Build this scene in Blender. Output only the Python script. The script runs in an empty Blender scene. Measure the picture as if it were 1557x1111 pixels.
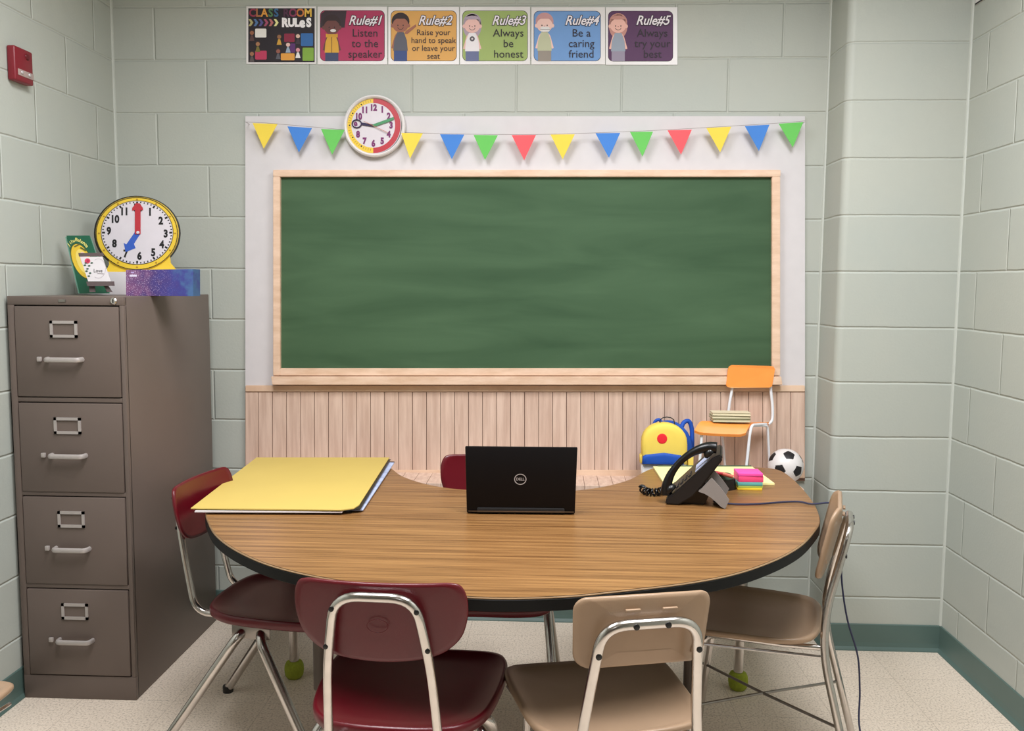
import bpy, bmesh, math, random
from mathutils import Vector, Matrix
random.seed(4)
sc = bpy.context.scene
COL = sc.collection
PI = math.pi
# ---------------------------------------------------------------- camera (solved from the block courses)
FPX, PIT, YAW, ROL, CH = 1345.8189, .09186, -.04261, .00676, 1.37016
D, XL, XR, DP, XP = 3.51028, -1.73201, 1.48256, 3.29766, 1.052     # back wall y, left x, right x, pier front y, pier left x
C = .2032                                                        # block course
def _basis():
    c, s = math.cos(YAW), math.sin(YAW)
    X1 = Vector((c, -s, 0)); Y1 = Vector((s, c, 0)); Z1 = Vector((0, 0, 1))
    c, s = math.cos(PIT), math.sin(PIT)
    F = c*Y1 - s*Z1; U = s*Y1 + c*Z1
    c, s = math.cos(ROL), math.sin(ROL)
    return c*X1 + s*U, -s*X1 + c*U, F
RV, UV, FV = _basis(); CO = Vector((0, 0, CH))
def at(x, y, X=None, Y=None, Z=None):
    r = FV + RV*((x-778.5)/FPX) - UV*((y-555.5)/FPX)
    if X is not None: t = X/r.x
    elif Y is not None: t = Y/r.y
    else: t = (Z-CH)/r.z
    return CO + t*r
cd = bpy.data.cameras.new('camera'); cam = bpy.data.objects.new('camera', cd); COL.objects.link(cam)
cd.sensor_fit = 'HORIZONTAL'; cd.sensor_width = 36; cd.lens = FPX/1557*36; cd.clip_start = .05
cam.matrix_world = Matrix(((RV.x, UV.x, -FV.x, CO.x), (RV.y, UV.y, -FV.y, CO.y), (RV.z, UV.z, -FV.z, CO.z), (0, 0, 0, 1)))
sc.camera = cam

# ---------------------------------------------------------------- materials
def lin(c):
    return tuple(((v/255)/12.92 if v/255 <= .04045 else ((v/255+.055)/1.055)**2.4) for v in c) + (1,)
def mat(name, rgb, rough=.5, metal=0, spec=.5, coat=0, var=0, vscale=20, bump=0, bscale=200, emit=None, trans=0, raw=None):
    m = bpy.data.materials.new(name); m.use_nodes = True; nt = m.node_tree; b = nt.nodes['Principled BSDF']
    col = raw if raw else lin(rgb)
    b.inputs['Base Color'].default_value = col; b.inputs['Roughness'].default_value = rough
    b.inputs['Metallic'].default_value = metal; b.inputs['Specular IOR Level'].default_value = spec
    b.inputs['Coat Weight'].default_value = coat; b.inputs['Coat Roughness'].default_value = .08
    if trans: b.inputs['Transmission Weight'].default_value = trans
    if emit:
        b.inputs['Emission Color'].default_value = lin(rgb); b.inputs['Emission Strength'].default_value = emit
    tc = nt.nodes.new('ShaderNodeTexCoord')
    n = nt.nodes.new('ShaderNodeTexNoise'); n.inputs['Scale'].default_value = vscale; n.inputs['Detail'].default_value = 5
    nt.links.new(tc.outputs['Object'], n.inputs['Vector'])
    mr = nt.nodes.new('ShaderNodeMapRange'); nt.links.new(n.outputs['Fac'], mr.inputs['Value'])
    v = var if var else .03
    mr.inputs['From Min'].default_value = .25; mr.inputs['From Max'].default_value = .75
    mr.inputs['To Min'].default_value = 1-v; mr.inputs['To Max'].default_value = 1+v
    mx = nt.nodes.new('ShaderNodeVectorMath'); mx.operation = 'MULTIPLY'; mx.inputs[0].default_value = col[:3]
    nt.links.new(mr.outputs['Result'], mx.inputs[1]); nt.links.new(mx.outputs['Vector'], b.inputs['Base Color'])
    if bump:
        n2 = nt.nodes.new('ShaderNodeTexNoise'); n2.inputs['Scale'].default_value = bscale; n2.inputs['Detail'].default_value = 4
        nt.links.new(tc.outputs['Object'], n2.inputs['Vector'])
        bp = nt.nodes.new('ShaderNodeBump'); bp.inputs['Distance'].default_value = bump; bp.inputs['Strength'].default_value = .6
        nt.links.new(n2.outputs['Fac'], bp.inputs['Height']); nt.links.new(bp.outputs['Normal'], b.inputs['Normal'])
    return m
def block_mat(name, rgb, axis, phase, width=.4064, vertical=True):
    """painted concrete block: concave mortar joints and pitted faces"""
    m = bpy.data.materials.new(name); m.use_nodes = True; nt = m.node_tree; L = nt.links; b = nt.nodes['Principled BSDF']
    N = nt.nodes.new
    tc = N('ShaderNodeTexCoord'); sp = N('ShaderNodeSeparateXYZ'); L.new(tc.outputs['Object'], sp.inputs[0])
    ad = N('ShaderNodeMath'); ad.operation = 'ADD'; L.new(sp.outputs[axis], ad.inputs[0]); ad.inputs[1].default_value = -phase-.5*width+20*width
    cb = N('ShaderNodeCombineXYZ'); L.new(ad.outputs[0], cb.inputs[0])
    wob = N('ShaderNodeTexNoise'); wob.inputs['Scale'].default_value = 9; L.new(tc.outputs['Object'], wob.inputs['Vector'])
    wm = N('ShaderNodeMath'); wm.operation = 'MULTIPLY_ADD'; L.new(wob.outputs['Fac'], wm.inputs[0]); wm.inputs[1].default_value = .005
    L.new(sp.outputs[2], wm.inputs[2]); 
    zo = N('ShaderNodeMath'); zo.operation = 'ADD'; L.new(wm.outputs[0], zo.inputs[0]); zo.inputs[1].default_value = -.0025; L.new(zo.outputs[0], cb.inputs[1])
    br = N('ShaderNodeTexBrick'); L.new(cb.outputs[0], br.inputs['Vector']); br.offset = .5; br.offset_frequency = 2
    br.inputs['Scale'].default_value = 1; br.inputs['Brick Width'].default_value = width if vertical else 400; br.inputs['Row Height'].default_value = C
    br.inputs['Mortar Size'].default_value = .0062; br.inputs['Mortar Smooth'].default_value = 1
    br.inputs['Color1'].default_value = (1, 1, 1, 1); br.inputs['Color2'].default_value = (.975, .975, .975, 1); br.inputs['Mortar'].default_value = (1.12, 1.12, 1.12, 1)  # same paint in the joints; light on their lower lips is put into Mortar
    n = N('ShaderNodeTexNoise'); n.inputs['Scale'].default_value = 2.2; n.inputs['Detail'].default_value = 4; L.new(tc.outputs['Object'], n.inputs['Vector'])
    cr = N('ShaderNodeValToRGB'); L.new(n.outputs['Fac'], cr.inputs['Fac'])
    c = lin(rgb); cr.color_ramp.elements[0].position = .3; cr.color_ramp.elements[1].position = .7
    cr.color_ramp.elements[0].color = (c[0]*.955, c[1]*.975, c[2]*.985, 1); cr.color_ramp.elements[1].color = (c[0]*1.035, c[1]*1.02, c[2]*1.0, 1)
    mx = N('ShaderNodeMix'); mx.data_type = 'RGBA'; mx.blend_type = 'MULTIPLY'; mx.inputs['Factor'].default_value = 1
    L.new(cr.outputs[0], mx.inputs['A']); L.new(br.outputs['Color'], mx.inputs['B']); L.new(mx.outputs['Result'], b.inputs['Base Color'])
    b.inputs['Roughness'].default_value = .55
    inv = N('ShaderNodeMath'); inv.operation = 'SUBTRACT'; inv.inputs[0].default_value = 1; L.new(br.outputs['Fac'], inv.inputs[1])
    bp = N('ShaderNodeBump'); bp.inputs['Strength'].default_value = 1; bp.inputs['Distance'].default_value = .0032; L.new(inv.outputs[0], bp.inputs['Height'])
    n2 = N('ShaderNodeTexNoise'); n2.inputs['Scale'].default_value = 110; n2.inputs['Detail'].default_value = 5; L.new(tc.outputs['Object'], n2.inputs['Vector'])
    bp2 = N('ShaderNodeBump'); bp2.inputs['Strength'].default_value = .35; bp2.inputs['Distance'].default_value = .0016
    L.new(n2.outputs['Fac'], bp2.inputs['Height']); L.new(bp.outputs['Normal'], bp2.inputs['Normal']); L.new(bp2.outputs['Normal'], b.inputs['Normal'])
    return m
def wood_mat(name, c1, c2, scale, rough=.35, detail=6, coat=0, spec=.5, lo=.35, hi=.65):
    m = bpy.data.materials.new(name); m.use_nodes = True; nt = m.node_tree; L = nt.links; b = nt.nodes['Principled BSDF']; N = nt.nodes.new
    tc = N('ShaderNodeTexCoord'); mp = N('ShaderNodeMapping'); mp.inputs['Scale'].default_value = scale; L.new(tc.outputs['Object'], mp.inputs['Vector'])
    n = N('ShaderNodeTexNoise'); n.inputs['Scale'].default_value = 1; n.inputs['Detail'].default_value = detail; n.inputs['Roughness'].default_value = .62; L.new(mp.outputs[0], n.inputs['Vector'])
    cr = N('ShaderNodeValToRGB'); L.new(n.outputs['Fac'], cr.inputs['Fac'])
    cr.color_ramp.elements[0].position = lo; cr.color_ramp.elements[1].position = hi
    cr.color_ramp.elements[0].color = lin(c1); cr.color_ramp.elements[1].color = lin(c2)
    L.new(cr.outputs[0], b.inputs['Base Color']); b.inputs['Roughness'].default_value = rough; b.inputs['Specular IOR Level'].default_value = spec
    b.inputs['Coat Weight'].default_value = coat; b.inputs['Coat Roughness'].default_value = .1
    return m
M = {}
WALLC = (180, 184, 176)
M['wall_back'] = block_mat('painted_block_back', WALLC, 0, -1.35947)
M['wall_side'] = block_mat('painted_block_side', WALLC, 1, 2.96392+.2032)
M['pier'] = block_mat('painted_block_pier', WALLC, 0, 0, vertical=False)
M['front_dark'] = mat('dark_front_wall', (132, 120, 108), .8, var=.1, vscale=40)  # unseen wall behind the camera, toned dark to lower bounced light
M['caulk'] = mat('painted_joint', (192, 196, 188), .5)
M['ceiling'] = mat('ceiling_tile', (200, 198, 190), .9, var=.06, vscale=60)
M['base'] = mat('vinyl_cove', (86, 108, 102), .45, var=.06, vscale=6)
M['chrome'] = mat('chrome_tube', (205, 200, 196), .2, metal=1, var=.08, vscale=30)
M['chromedark'] = mat('worn_steel', (150, 145, 140), .32, metal=1)
M['maroon'] = mat('maroon_plastic', (94, 12, 24), .3, var=.08, vscale=9, bump=.0004, bscale=600)
M['tan'] = mat('tan_plastic', (164, 136, 110), .34, var=.05, vscale=9, bump=.0004, bscale=600)
M['dark'] = mat('dark_plastic', (24, 23, 24), .4)
M['black'] = mat('black_plastic', (12, 12, 14), .3)
M['rubber'] = mat('black_rubber', (9, 10, 11), .55, spec=.25)
M['cab'] = mat('taupe_enamel', (104, 91, 84), .42, var=.03, vscale=5, bump=.0002, bscale=900)
M['cabgap'] = mat('drawer_gap', (32, 26, 24), .8)
M['steel'] = mat('brushed_steel', (184, 176, 172), .4, metal=.35)
M['tennis'] = mat('tennis_felt', (156, 168, 52), .95, var=.15, vscale=120, bump=.002, bscale=300)
M['brown'] = mat('brown_sleeve', (70, 58, 48), .45)
M['folder'] = mat('yellow_card', (200, 174, 92), .6, var=.03, vscale=5)
M['paper'] = mat('white_paper', (222, 216, 218), .7)
M['bluepaper'] = mat('blue_print', (176, 186, 216), .6, var=.25, vscale=28)
M['legal'] = mat('legal_pad_paper', (248, 240, 170), .7)
M['white'] = mat('white_gloss', (228, 224, 223), .35)
M['panel'] = mat('lilac_white_paint', (212, 208, 210), .7)
M['greenboard'] = None
M['flag_yellow'] = mat('flag_yellow', (240, 212, 76), .7)
M['flag_blue'] = mat('flag_blue', (66, 130, 212), .7)
M['flag_green'] = mat('flag_green', (104, 196, 92), .7)
M['flag_red'] = mat('flag_red', (248, 92, 100), .7)
M['orange'] = mat('orange_plastic', (255, 158, 74), .4)
M['whitetube'] = mat('white_tube', (232, 236, 242), .35)
M['bagyellow'] = mat('bag_yellow', (246, 216, 96), .7)
M['bagblue'] = mat('bag_blue', (18, 80, 180), .65)
M['bagred'] = mat('bag_red', (238, 34, 50), .6)
M['red'] = mat('alarm_red', (124, 24, 38), .4)
M['grey'] = mat('grey_plastic', (138, 132, 128), .45)
M['cream'] = mat('cream_pages', (222, 212, 182), .7)
M['khaki'] = mat('khaki_cover', (150, 146, 112), .6)
M['pink'] = mat('pink_note', (250, 84, 172), .6)
M['hotpink'] = mat('coral_pink_note', (248, 78, 130), .6)
M['teal'] = mat('teal_note', (100, 178, 172), .6)
M['lime'] = mat('lime_note', (186, 206, 92), .6)
M['ynote'] = mat('yellow_note', (236, 204, 56), .6)
M['cable'] = mat('blue_cable', (44, 46, 74), .45)
M['cyellow'] = mat('clock_yellow', (230, 194, 58), .4)
M['cwhite'] = mat('clock_face', (216, 209, 215), .35)
M['cred'] = mat('clock_red', (184, 46, 58), .4)
M['cblue'] = mat('clock_blue', (52, 92, 186), .4)
M['cgreen'] = mat('hand_green', (60, 140, 90), .4)
M['purple'] = mat('numeral_purple', (116, 28, 98), .5)
M['ink'] = mat('black_ink', (22, 20, 24), .5)
M['bookgreen'] = mat('book_green', (22, 92, 66), .35)
M['easel'] = mat('easel_wood', (92, 78, 78), .6)
M['leaf'] = mat('leaf_green', (60, 92, 72), .6)
M['laptop'] = mat('laptop_black', (10, 7, 8), .5, spec=.2)
M['silver'] = mat('badge_silver', (190, 186, 186), .4, metal=.3)
M['board_wood'] = wood_mat('pale_wood', (214, 180, 152), (232, 202, 176), (6, 6, 3), .5)
M['frame_wood'] = wood_mat('pale_frame_wood', (218, 184, 156), (236, 206, 182), (9, 9, 40), .5)
M['plank'] = wood_mat('pale_plank', (200, 170, 152), (222, 195, 177), (55, 20, 4), .55)
M['groove'] = mat('plank_groove', (132, 100, 84), .7)
M['table'] = wood_mat('oak_laminate', (96, 62, 32), (160, 118, 72), (2.2, 75, 4), .32, detail=8, lo=.32, hi=.68)
M['tedge'] = mat('table_bevel', (190, 156, 118), .4)
def floor_mat():
    m = bpy.data.materials.new('speckled_vinyl_tile'); m.use_nodes = True; nt = m.node_tree; L = nt.links; b = nt.nodes['Principled BSDF']; N = nt.nodes.new
    tc = N('ShaderNodeTexCoord')
    n = N('ShaderNodeTexNoise'); n.inputs['Scale'].default_value = 150; n.inputs['Detail'].default_value = 5; n.inputs['Roughness'].default_value = .7; L.new(tc.outputs['Object'], n.inputs['Vector'])
    cr = N('ShaderNodeValToRGB'); L.new(n.outputs['Fac'], cr.inputs['Fac']); e = cr.color_ramp.elements
    e[0].position = .33; e[0].color = lin((176, 160, 144)); e[1].position = .5; e[1].color = lin((238, 222, 204)); x = e.new(.72); x.color = lin((246, 234, 220))
    br = N('ShaderNodeTexBrick'); br.offset = 0; br.inputs['Scale'].default_value = 1; br.inputs['Brick Width'].default_value = .3048; br.inputs['Row Height'].default_value = .3048
    br.inputs['Mortar Size'].default_value = .0012; br.inputs['Mortar Smooth'].default_value = .4
    br.inputs['Color1'].default_value = (1, 1, 1, 1); br.inputs['Color2'].default_value = (.965, .965, .96, 1); br.inputs['Mortar'].default_value = (.72, .7, .68, 1)
    L.new(tc.outputs['Object'], br.inputs['Vector'])
    mx = N('ShaderNodeMix'); mx.data_type = 'RGBA'; mx.blend_type = 'MULTIPLY'; mx.inputs['Factor'].default_value = 1
    L.new(cr.outputs[0], mx.inputs['A']); L.new(br.outputs['Color'], mx.inputs['B']); L.new(mx.outputs['Result'], b.inputs['Base Color'])
    b.inputs['Roughness'].default_value = .42
    return m
M['floor'] = floor_mat()
def green_mat():
    m = bpy.data.materials.new('chalked_green_board'); m.use_nodes = True; nt = m.node_tree; L = nt.links; b = nt.nodes['Principled BSDF']; N = nt.nodes.new
    tc = N('ShaderNodeTexCoord'); mp = N('ShaderNodeMapping'); mp.inputs['Scale'].default_value = (1.1, 1, 7); mp.inputs['Rotation'].default_value = (0, -.12, 0); L.new(tc.outputs['Object'], mp.inputs['Vector'])
    n = N('ShaderNodeTexNoise'); n.inputs['Scale'].default_value = 1.3; n.inputs['Detail'].default_value = 6; n.inputs['Distortion'].default_value = .6; L.new(mp.outputs[0], n.inputs['Vector'])
    cr = N('ShaderNodeValToRGB'); L.new(n.outputs['Fac'], cr.inputs['Fac']); e = cr.color_ramp.elements
    e[0].position = .3; e[0].color = lin((48, 79, 50)); e[1].position = .8; e[1].color = lin((74, 104, 73))
    L.new(cr.outputs[0], b.inputs['Base Color']); b.inputs['Roughness'].default_value = .75
    return m
M['greenboard'] = green_mat()
def glitter_mat():
    m = bpy.data.materials.new('purple_glitter'); m.use_nodes = True; nt = m.node_tree; L = nt.links; b = nt.nodes['Principled BSDF']; N = nt.nodes.new
    tc = N('ShaderNodeTexCoord'); sp = N('ShaderNodeSeparateXYZ'); L.new(tc.outputs['Generated'], sp.inputs[0])
    cr = N('ShaderNodeValToRGB'); L.new(sp.outputs[0], cr.inputs['Fac']); e = cr.color_ramp.elements
    e[0].color = lin((132, 84, 128)); e[1].color = lin((70, 104, 150)); x = e.new(.4); x.color = lin((72, 52, 116)); x = e.new(.75); x.color = lin((62, 62, 138))
    bl = N('ShaderNodeTexNoise'); bl.inputs['Scale'].default_value = 38; bl.inputs['Detail'].default_value = 5; L.new(tc.outputs['Object'], bl.inputs['Vector'])
    bm_ = N('ShaderNodeMath'); bm_.operation = 'MULTIPLY_ADD'; L.new(bl.outputs['Fac'], bm_.inputs[0]); bm_.inputs[1].default_value = .9; L.new(sp.outputs[0], bm_.inputs[2])
    b2_ = N('ShaderNodeMath'); b2_.operation = 'SUBTRACT'; L.new(bm_.outputs[0], b2_.inputs[0]); b2_.inputs[1].default_value = .45; L.new(b2_.outputs[0], cr.inputs['Fac'])
    v = N('ShaderNodeTexNoise'); v.inputs['Scale'].default_value = 320; v.inputs['Detail'].default_value = 2; L.new(tc.outputs['Object'], v.inputs['Vector'])
    c2 = N('ShaderNodeValToRGB'); L.new(v.outputs['Fac'], c2.inputs['Fac']); c2.color_ramp.elements[0].position = .58; c2.color_ramp.elements[1].position = .66
    mm = N('ShaderNodeMath'); mm.operation = 'MULTIPLY'; L.new(c2.outputs[0], mm.inputs[0])
    inv = N('ShaderNodeMath'); inv.operation = 'SUBTRACT'; inv.inputs[0].default_value = .8; L.new(sp.outputs[0], inv.inputs[1]); inv.use_clamp = True
    L.new(inv.outputs[0], mm.inputs[1])
    mx = N('ShaderNodeMix'); mx.data_type = 'RGBA'; L.new(mm.outputs[0], mx.inputs['Factor']); L.new(cr.outputs[0], mx.inputs['A']); mx.inputs['B'].default_value = lin((235, 215, 240))
    L.new(mx.outputs['Result'], b.inputs['Base Color']); b.inputs['Roughness'].default_value = .3
    return m
M['glitter'] = glitter_mat()
_cm = {}
def cmat(rgb, rough=.6):
    k = (rgb, rough)
    if k not in _cm: _cm[k] = mat('print_%d_%d_%d' % rgb, rgb, rough)
    return _cm[k]

# ---------------------------------------------------------------- object helpers
def tag(o, label=None, cat=None, group=None, kind=None):
    if label: o['label'] = label
    if cat: o['category'] = cat
    if group: o['group'] = group
    if kind: o['kind'] = kind
    return o
def empty(name, loc=(0, 0, 0), rz=0, label=None, cat=None, group=None):
    o = bpy.data.objects.new(name, None); COL.objects.link(o); o.location = loc; o.rotation_euler = (0, 0, rz); o.empty_display_size = .05
    return tag(o, label, cat, group)
def link(name, bm, m, parent=None, smooth=False, label=None):
    bm.normal_update()
    me = bpy.data.meshes.new(name); bm.to_mesh(me); bm.free()
    for mm in (m if isinstance(m, (list, tuple)) else [m]): me.materials.append(mm)
    if smooth:
        for p in me.polygons: p.use_smooth = True
        if smooth != 'all':
            try: me.set_sharp_from_angle(angle=math.radians(40))
            except Exception: pass
    o = bpy.data.objects.new(name, me); COL.objects.link(o)
    if parent: o.parent = parent
    if label: o['label'] = label
    return o
def kids(o): return [c for c in bpy.data.objects if c.parent == o]
def copy_tree(o, parent=None):
    c = o.copy(); COL.objects.link(c); c.parent = parent
    for ch in kids(o): copy_tree(ch, c)
    return c
def box(bm, lo, hi, bev=0, seg=2):
    vs = [bm.verts.new((x, y, z)) for x in (lo[0], hi[0]) for y in (lo[1], hi[1]) for z in (lo[2], hi[2])]
    fs = [bm.faces.new([vs[i] for i in f]) for f in ((0, 1, 3, 2), (4, 6, 7, 5), (0, 4, 5, 1), (2, 3, 7, 6), (0, 2, 6, 4), (1, 5, 7, 3))]
    if bev:
        es = set(e for f in fs for e in f.edges)
        bmesh.ops.bevel(bm, geom=list(es), offset=bev, segments=seg, affect='EDGES', profile=.5)
    return vs
def mbox(name, lo, hi, m, parent=None, bev=0, label=None):
    bm = bmesh.new(); box(bm, lo, hi, bev); return link(name, bm, m, parent, smooth=bool(bev), label=label)
def hexa(bm, a, b, mi=0):
    """a, b: two matching loops of points, joined into a closed prism"""
    va = [bm.verts.new(p) for p in a]; vb = [bm.verts.new(p) for p in b]; n = len(a)
    fs = [bm.faces.new(va), bm.faces.new(list(reversed(vb)))]
    for i in range(n): fs.append(bm.faces.new([va[(i+1) % n], va[i], vb[i], vb[(i+1) % n]]))
    for f in fs: f.material_index = mi
    return fs
def fillet(pts, r, n=6, closed=False):
    pts = [Vector(p) for p in pts]; out = []
    N_ = len(pts)
    for i, p in enumerate(pts):
        if not closed and i in (0, N_-1): out.append(p); continue
        a = pts[(i-1) % N_]; b = pts[(i+1) % N_]; rr = r[i] if isinstance(r, (list, tuple)) else r
        da = (a-p); db = (b-p); k = min(rr, da.length*.49, db.length*.49)
        A = p+da.normalized()*k; B = p+db.normalized()*k
        for j in range(n+1):
            t = j/n; out.append((1-t)**2*A + 2*t*(1-t)*p + t*t*B)
    return out
def spline(pts, n=6):
    P = [Vector(p) for p in pts]; out = []
    for i in range(len(P)-1):
        p0 = P[max(i-1, 0)]; p1 = P[i]; p2 = P[i+1]; p3 = P[min(i+2, len(P)-1)]
        for j in range(n):
            t = j/n
            out.append(.5*((2*p1)+(p2-p0)*t+(2*p0-5*p1+4*p2-p3)*t*t+(3*p1-p0-3*p2+p3)*t**3))
    out.append(P[-1]); return out
def tube(bm, pts, r, seg=12, closed=False, cap=True):
    pts = [Vector(p) for p in pts]
    q = [pts[0]]
    for p in pts[1:]:
        if (p-q[-1]).length > 1e-6: q.append(p)
    pts = q; n = len(pts); rings = []
    t0 = (pts[1]-pts[0]).normalized(); up = Vector((0, 0, 1)) if abs(t0.z) < .9 else Vector((1, 0, 0))
    nrm = t0.cross(up).normalized()
    for i in range(n):
        if closed: t = (pts[(i+1) % n]-pts[i-1]).normalized()
        else: t = (pts[min(i+1, n-1)]-pts[max(i-1, 0)]).normalized()
        nrm = (nrm-t*nrm.dot(t)).normalized(); bn = t.cross(nrm)
        ri = r[i] if isinstance(r, (list, tuple)) else r
        rings.append([bm.verts.new(pts[i]+nrm*(ri*math.cos(a))+bn*(ri*math.sin(a))) for a in [2*PI*k/seg for k in range(seg)]])
    m = n if closed else n-1
    for i in range(m):
        A = rings[i]; B = rings[(i+1) % n]
        for k in range(seg): bm.faces.new([A[k], A[(k+1) % seg], B[(k+1) % seg], B[k]])
    if cap and not closed:
        bm.faces.new(list(reversed(rings[0]))); bm.faces.new(rings[-1])
def mtube(name, pts, r, m, parent=None, seg=12, closed=False, label=None):
    bm = bmesh.new(); tube(bm, pts, r, seg, closed); return link(name, bm, m, parent, smooth=True, label=label)
def lathe(bm, prof, seg=24, mtx=None):
    rings = []
    for r, z in prof:
        rings.append([bm.verts.new((r*math.cos(2*PI*k/seg), r*math.sin(2*PI*k/seg), z)) for k in range(seg)])
    for A, B in zip(rings, rings[1:]):
        for k in range(seg): bm.faces.new([A[k], A[(k+1) % seg], B[(k+1) % seg], B[k]])
    if prof[0][0] > 1e-6: bm.faces.new(list(reversed(rings[0])))
    if prof[-1][0] > 1e-6: bm.faces.new(rings[-1])
    vs = [v for R_ in rings for v in R_]
    bmesh.ops.remove_doubles(bm, verts=vs, dist=1e-6)
    if mtx:
        for v in bm.verts: v.co = mtx @ v.co
def ringstack(bm, outline, rings, bend=None, close=True):
    """outline: 2D points; rings: (scale, height) from the bottom edge over the rim to the centre of the top"""
    cx = sum(p[0] for p in outline)/len(outline); cy = sum(p[1] for p in outline)/len(outline)
    R_ = []
    for s, h in rings:
        r = []
        for x, y in outline:
            p = Vector((cx+(x-cx)*s, cy+(y-cy)*s, h))
            r.append(bm.verts.new(bend(p) if bend else p))
        R_.append(r)
    n = len(outline)
    for A, B in zip(R_, R_[1:]):
        for k in range(n): bm.faces.new([A[k], A[(k+1) % n], B[(k+1) % n], B[k]])
    bm.faces.new(list(reversed(R_[0])))
    c = Vector((cx, cy, rings[-1][1])); cv = bm.verts.new(bend(c) if bend else c)
    for k in range(n): bm.faces.new([R_[-1][k], R_[-1][(k+1) % n], cv])
def smooth_outline(half, n=4):
    """half outline (x>=0) from front centre to back centre -> full closed smoothed outline"""
    full = [Vector((x, y, 0)) for x, y in half] + [Vector((-x, y, 0)) for x, y in reversed(half[1:-1])]
    N_ = len(full); out = []
    for i in range(N_):
        p0, p1, p2, p3 = full[i-1], full[i], full[(i+1) % N_], full[(i+2) % N_]
        for j in range(n):
            t = j/n; q = .5*((2*p1)+(p2-p0)*t+(2*p0-5*p1+4*p2-p3)*t*t+(3*p1-p0-3*p2+p3)*t**3)
            out.append((q.x, q.y))
    return out
def rrect2(x0, y0, x1, y1, r, n=5):
    out = []
    for cx, cy, a in ((x1-r, y1-r, 0), (x0+r, y1-r, 90), (x0+r, y0+r, 180), (x1-r, y0+r, 270)):
        for j in range(n+1):
            t = math.radians(a+90*j/n); out.append((cx+r*math.cos(t), cy+r*math.sin(t)))
    return out
_glyph = {}
def glyphs(s, bold=0, shear=0):
    k = (s, bold, shear)
    if k not in _glyph:
        cu = bpy.data.curves.new('t', 'FONT'); cu.body = s; cu.offset = bold; cu.shear = shear; cu.align_x = 'CENTER'; cu.align_y = 'CENTER'; cu.fill_mode = 'FRONT'; cu.resolution_u = 3
        o = bpy.data.objects.new('t', cu); COL.objects.link(o); dg = bpy.context.evaluated_depsgraph_get(); dg.update()
        me = bpy.data.meshes.new_from_object(o.evaluated_get(dg))
        _glyph[k] = ([v.co[:2] for v in me.vertices], [tuple(p.vertices) for p in me.polygons])
        bpy.data.objects.remove(o); bpy.data.curves.remove(cu); bpy.data.meshes.remove(me)
    return _glyph[k]
class Art:
    """thin printed or cut shapes on a surface; f(u, v, layer) gives the point"""
    def __init__(s, f): s.f = f; s.bm = bmesh.new(); s.mats = []
    def mi(s, m):
        if m not in s.mats: s.mats.append(m)
        return s.mats.index(m)
    def poly(s, pts, m, layer=1):
        k = s.mi(m); c = (sum(p[0] for p in pts)/len(pts), sum(p[1] for p in pts)/len(pts))
        vs = [s.bm.verts.new(s.f(u, v, layer)) for u, v in pts]
        f = s.bm.faces.new(vs); f.material_index = k
    def rect(s, x0, y0, x1, y1, m, layer=1): s.poly([(x0, y1), (x1, y1), (x1, y0), (x0, y0)], m, layer)
    def rrect(s, x0, y0, x1, y1, r, m, layer=1): s.poly(list(reversed(rrect2(x0, y0, x1, y1, r))), m, layer)
    def ell(s, cx, cy, rx, ry, m, layer=1, n=28, a0=0, a1=360):
        full = a1-a0 >= 360
        pts = [(cx+rx*math.cos(math.radians(a0+(a1-a0)*i/n)), cy-ry*math.sin(math.radians(a0+(a1-a0)*i/n))) for i in range(n if full else n+1)]
        s.poly(pts, m, layer)
    def arc(s, cx, cy, rx, ry, w, a0, a1, m, layer=1, n=24):
        k = s.mi(m); A = []; B = []
        for i in range(n+1):
            t = math.radians(a0+(a1-a0)*i/n)
            A.append(s.bm.verts.new(s.f(cx+rx*math.cos(t), cy-ry*math.sin(t), layer))); B.append(s.bm.verts.new(s.f(cx+(rx-w)*math.cos(t), cy-(ry-w)*math.sin(t), layer)))
        for i in range(n):
            f = s.bm.faces.new([A[i], A[i+1], B[i+1], B[i]]); f.material_index = k
    def line(s, x0, y0, x1, y1, w, m, layer=1):
        dx, dy = x1-x0, y1-y0; L = math.hypot(dx, dy); nx, ny = -dy/L*w/2, dx/L*w/2
        s.poly([(x0+nx, y0+ny), (x1+nx, y1+ny), (x1-nx, y1-ny), (x0-nx, y0-ny)], m, layer)
    def text(s, t, cx, cy, size, m, layer=2, bold=0, shear=0, sx=1, rot=0):
        k = s.mi(m); vs, fs = glyphs(t, bold, shear); c, d = math.cos(rot), math.sin(rot)
        w = []
        for x, y in vs:
            X, Y_ = x*size*sx, y*size; w.append(s.bm.verts.new(s.f(cx+c*X-d*Y_, cy-(d*X+c*Y_), layer)))
        for f in fs:
            try: q = s.bm.faces.new([w[i] for i in f]); q.material_index = k
            except ValueError: pass
    def done(s, name, parent=None, label=None):
        return link(name, s.bm, s.mats, parent, label=label)
def wallart(Y, step=.0004): return Art(lambda u, v, l: at(u, v, Y=Y-l*step))
def pxplate(name, pts, Y, th, m, parent=None, label=None, bev=0):
    """a solid slab whose front outline is given on the plane y=Y"""
    bm = bmesh.new(); a = [at(u, v, Y=Y) for u, v in pts]; hexa(bm, a, [p+Vector((0, th, 0)) for p in a])
    bmesh.ops.recalc_face_normals(bm, faces=bm.faces)
    if bev: bmesh.ops.bevel(bm, geom=list(bm.edges), offset=bev, segments=2, affect='EDGES')
    return link(name, bm, m, parent, smooth=bool(bev), label=label)

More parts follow.
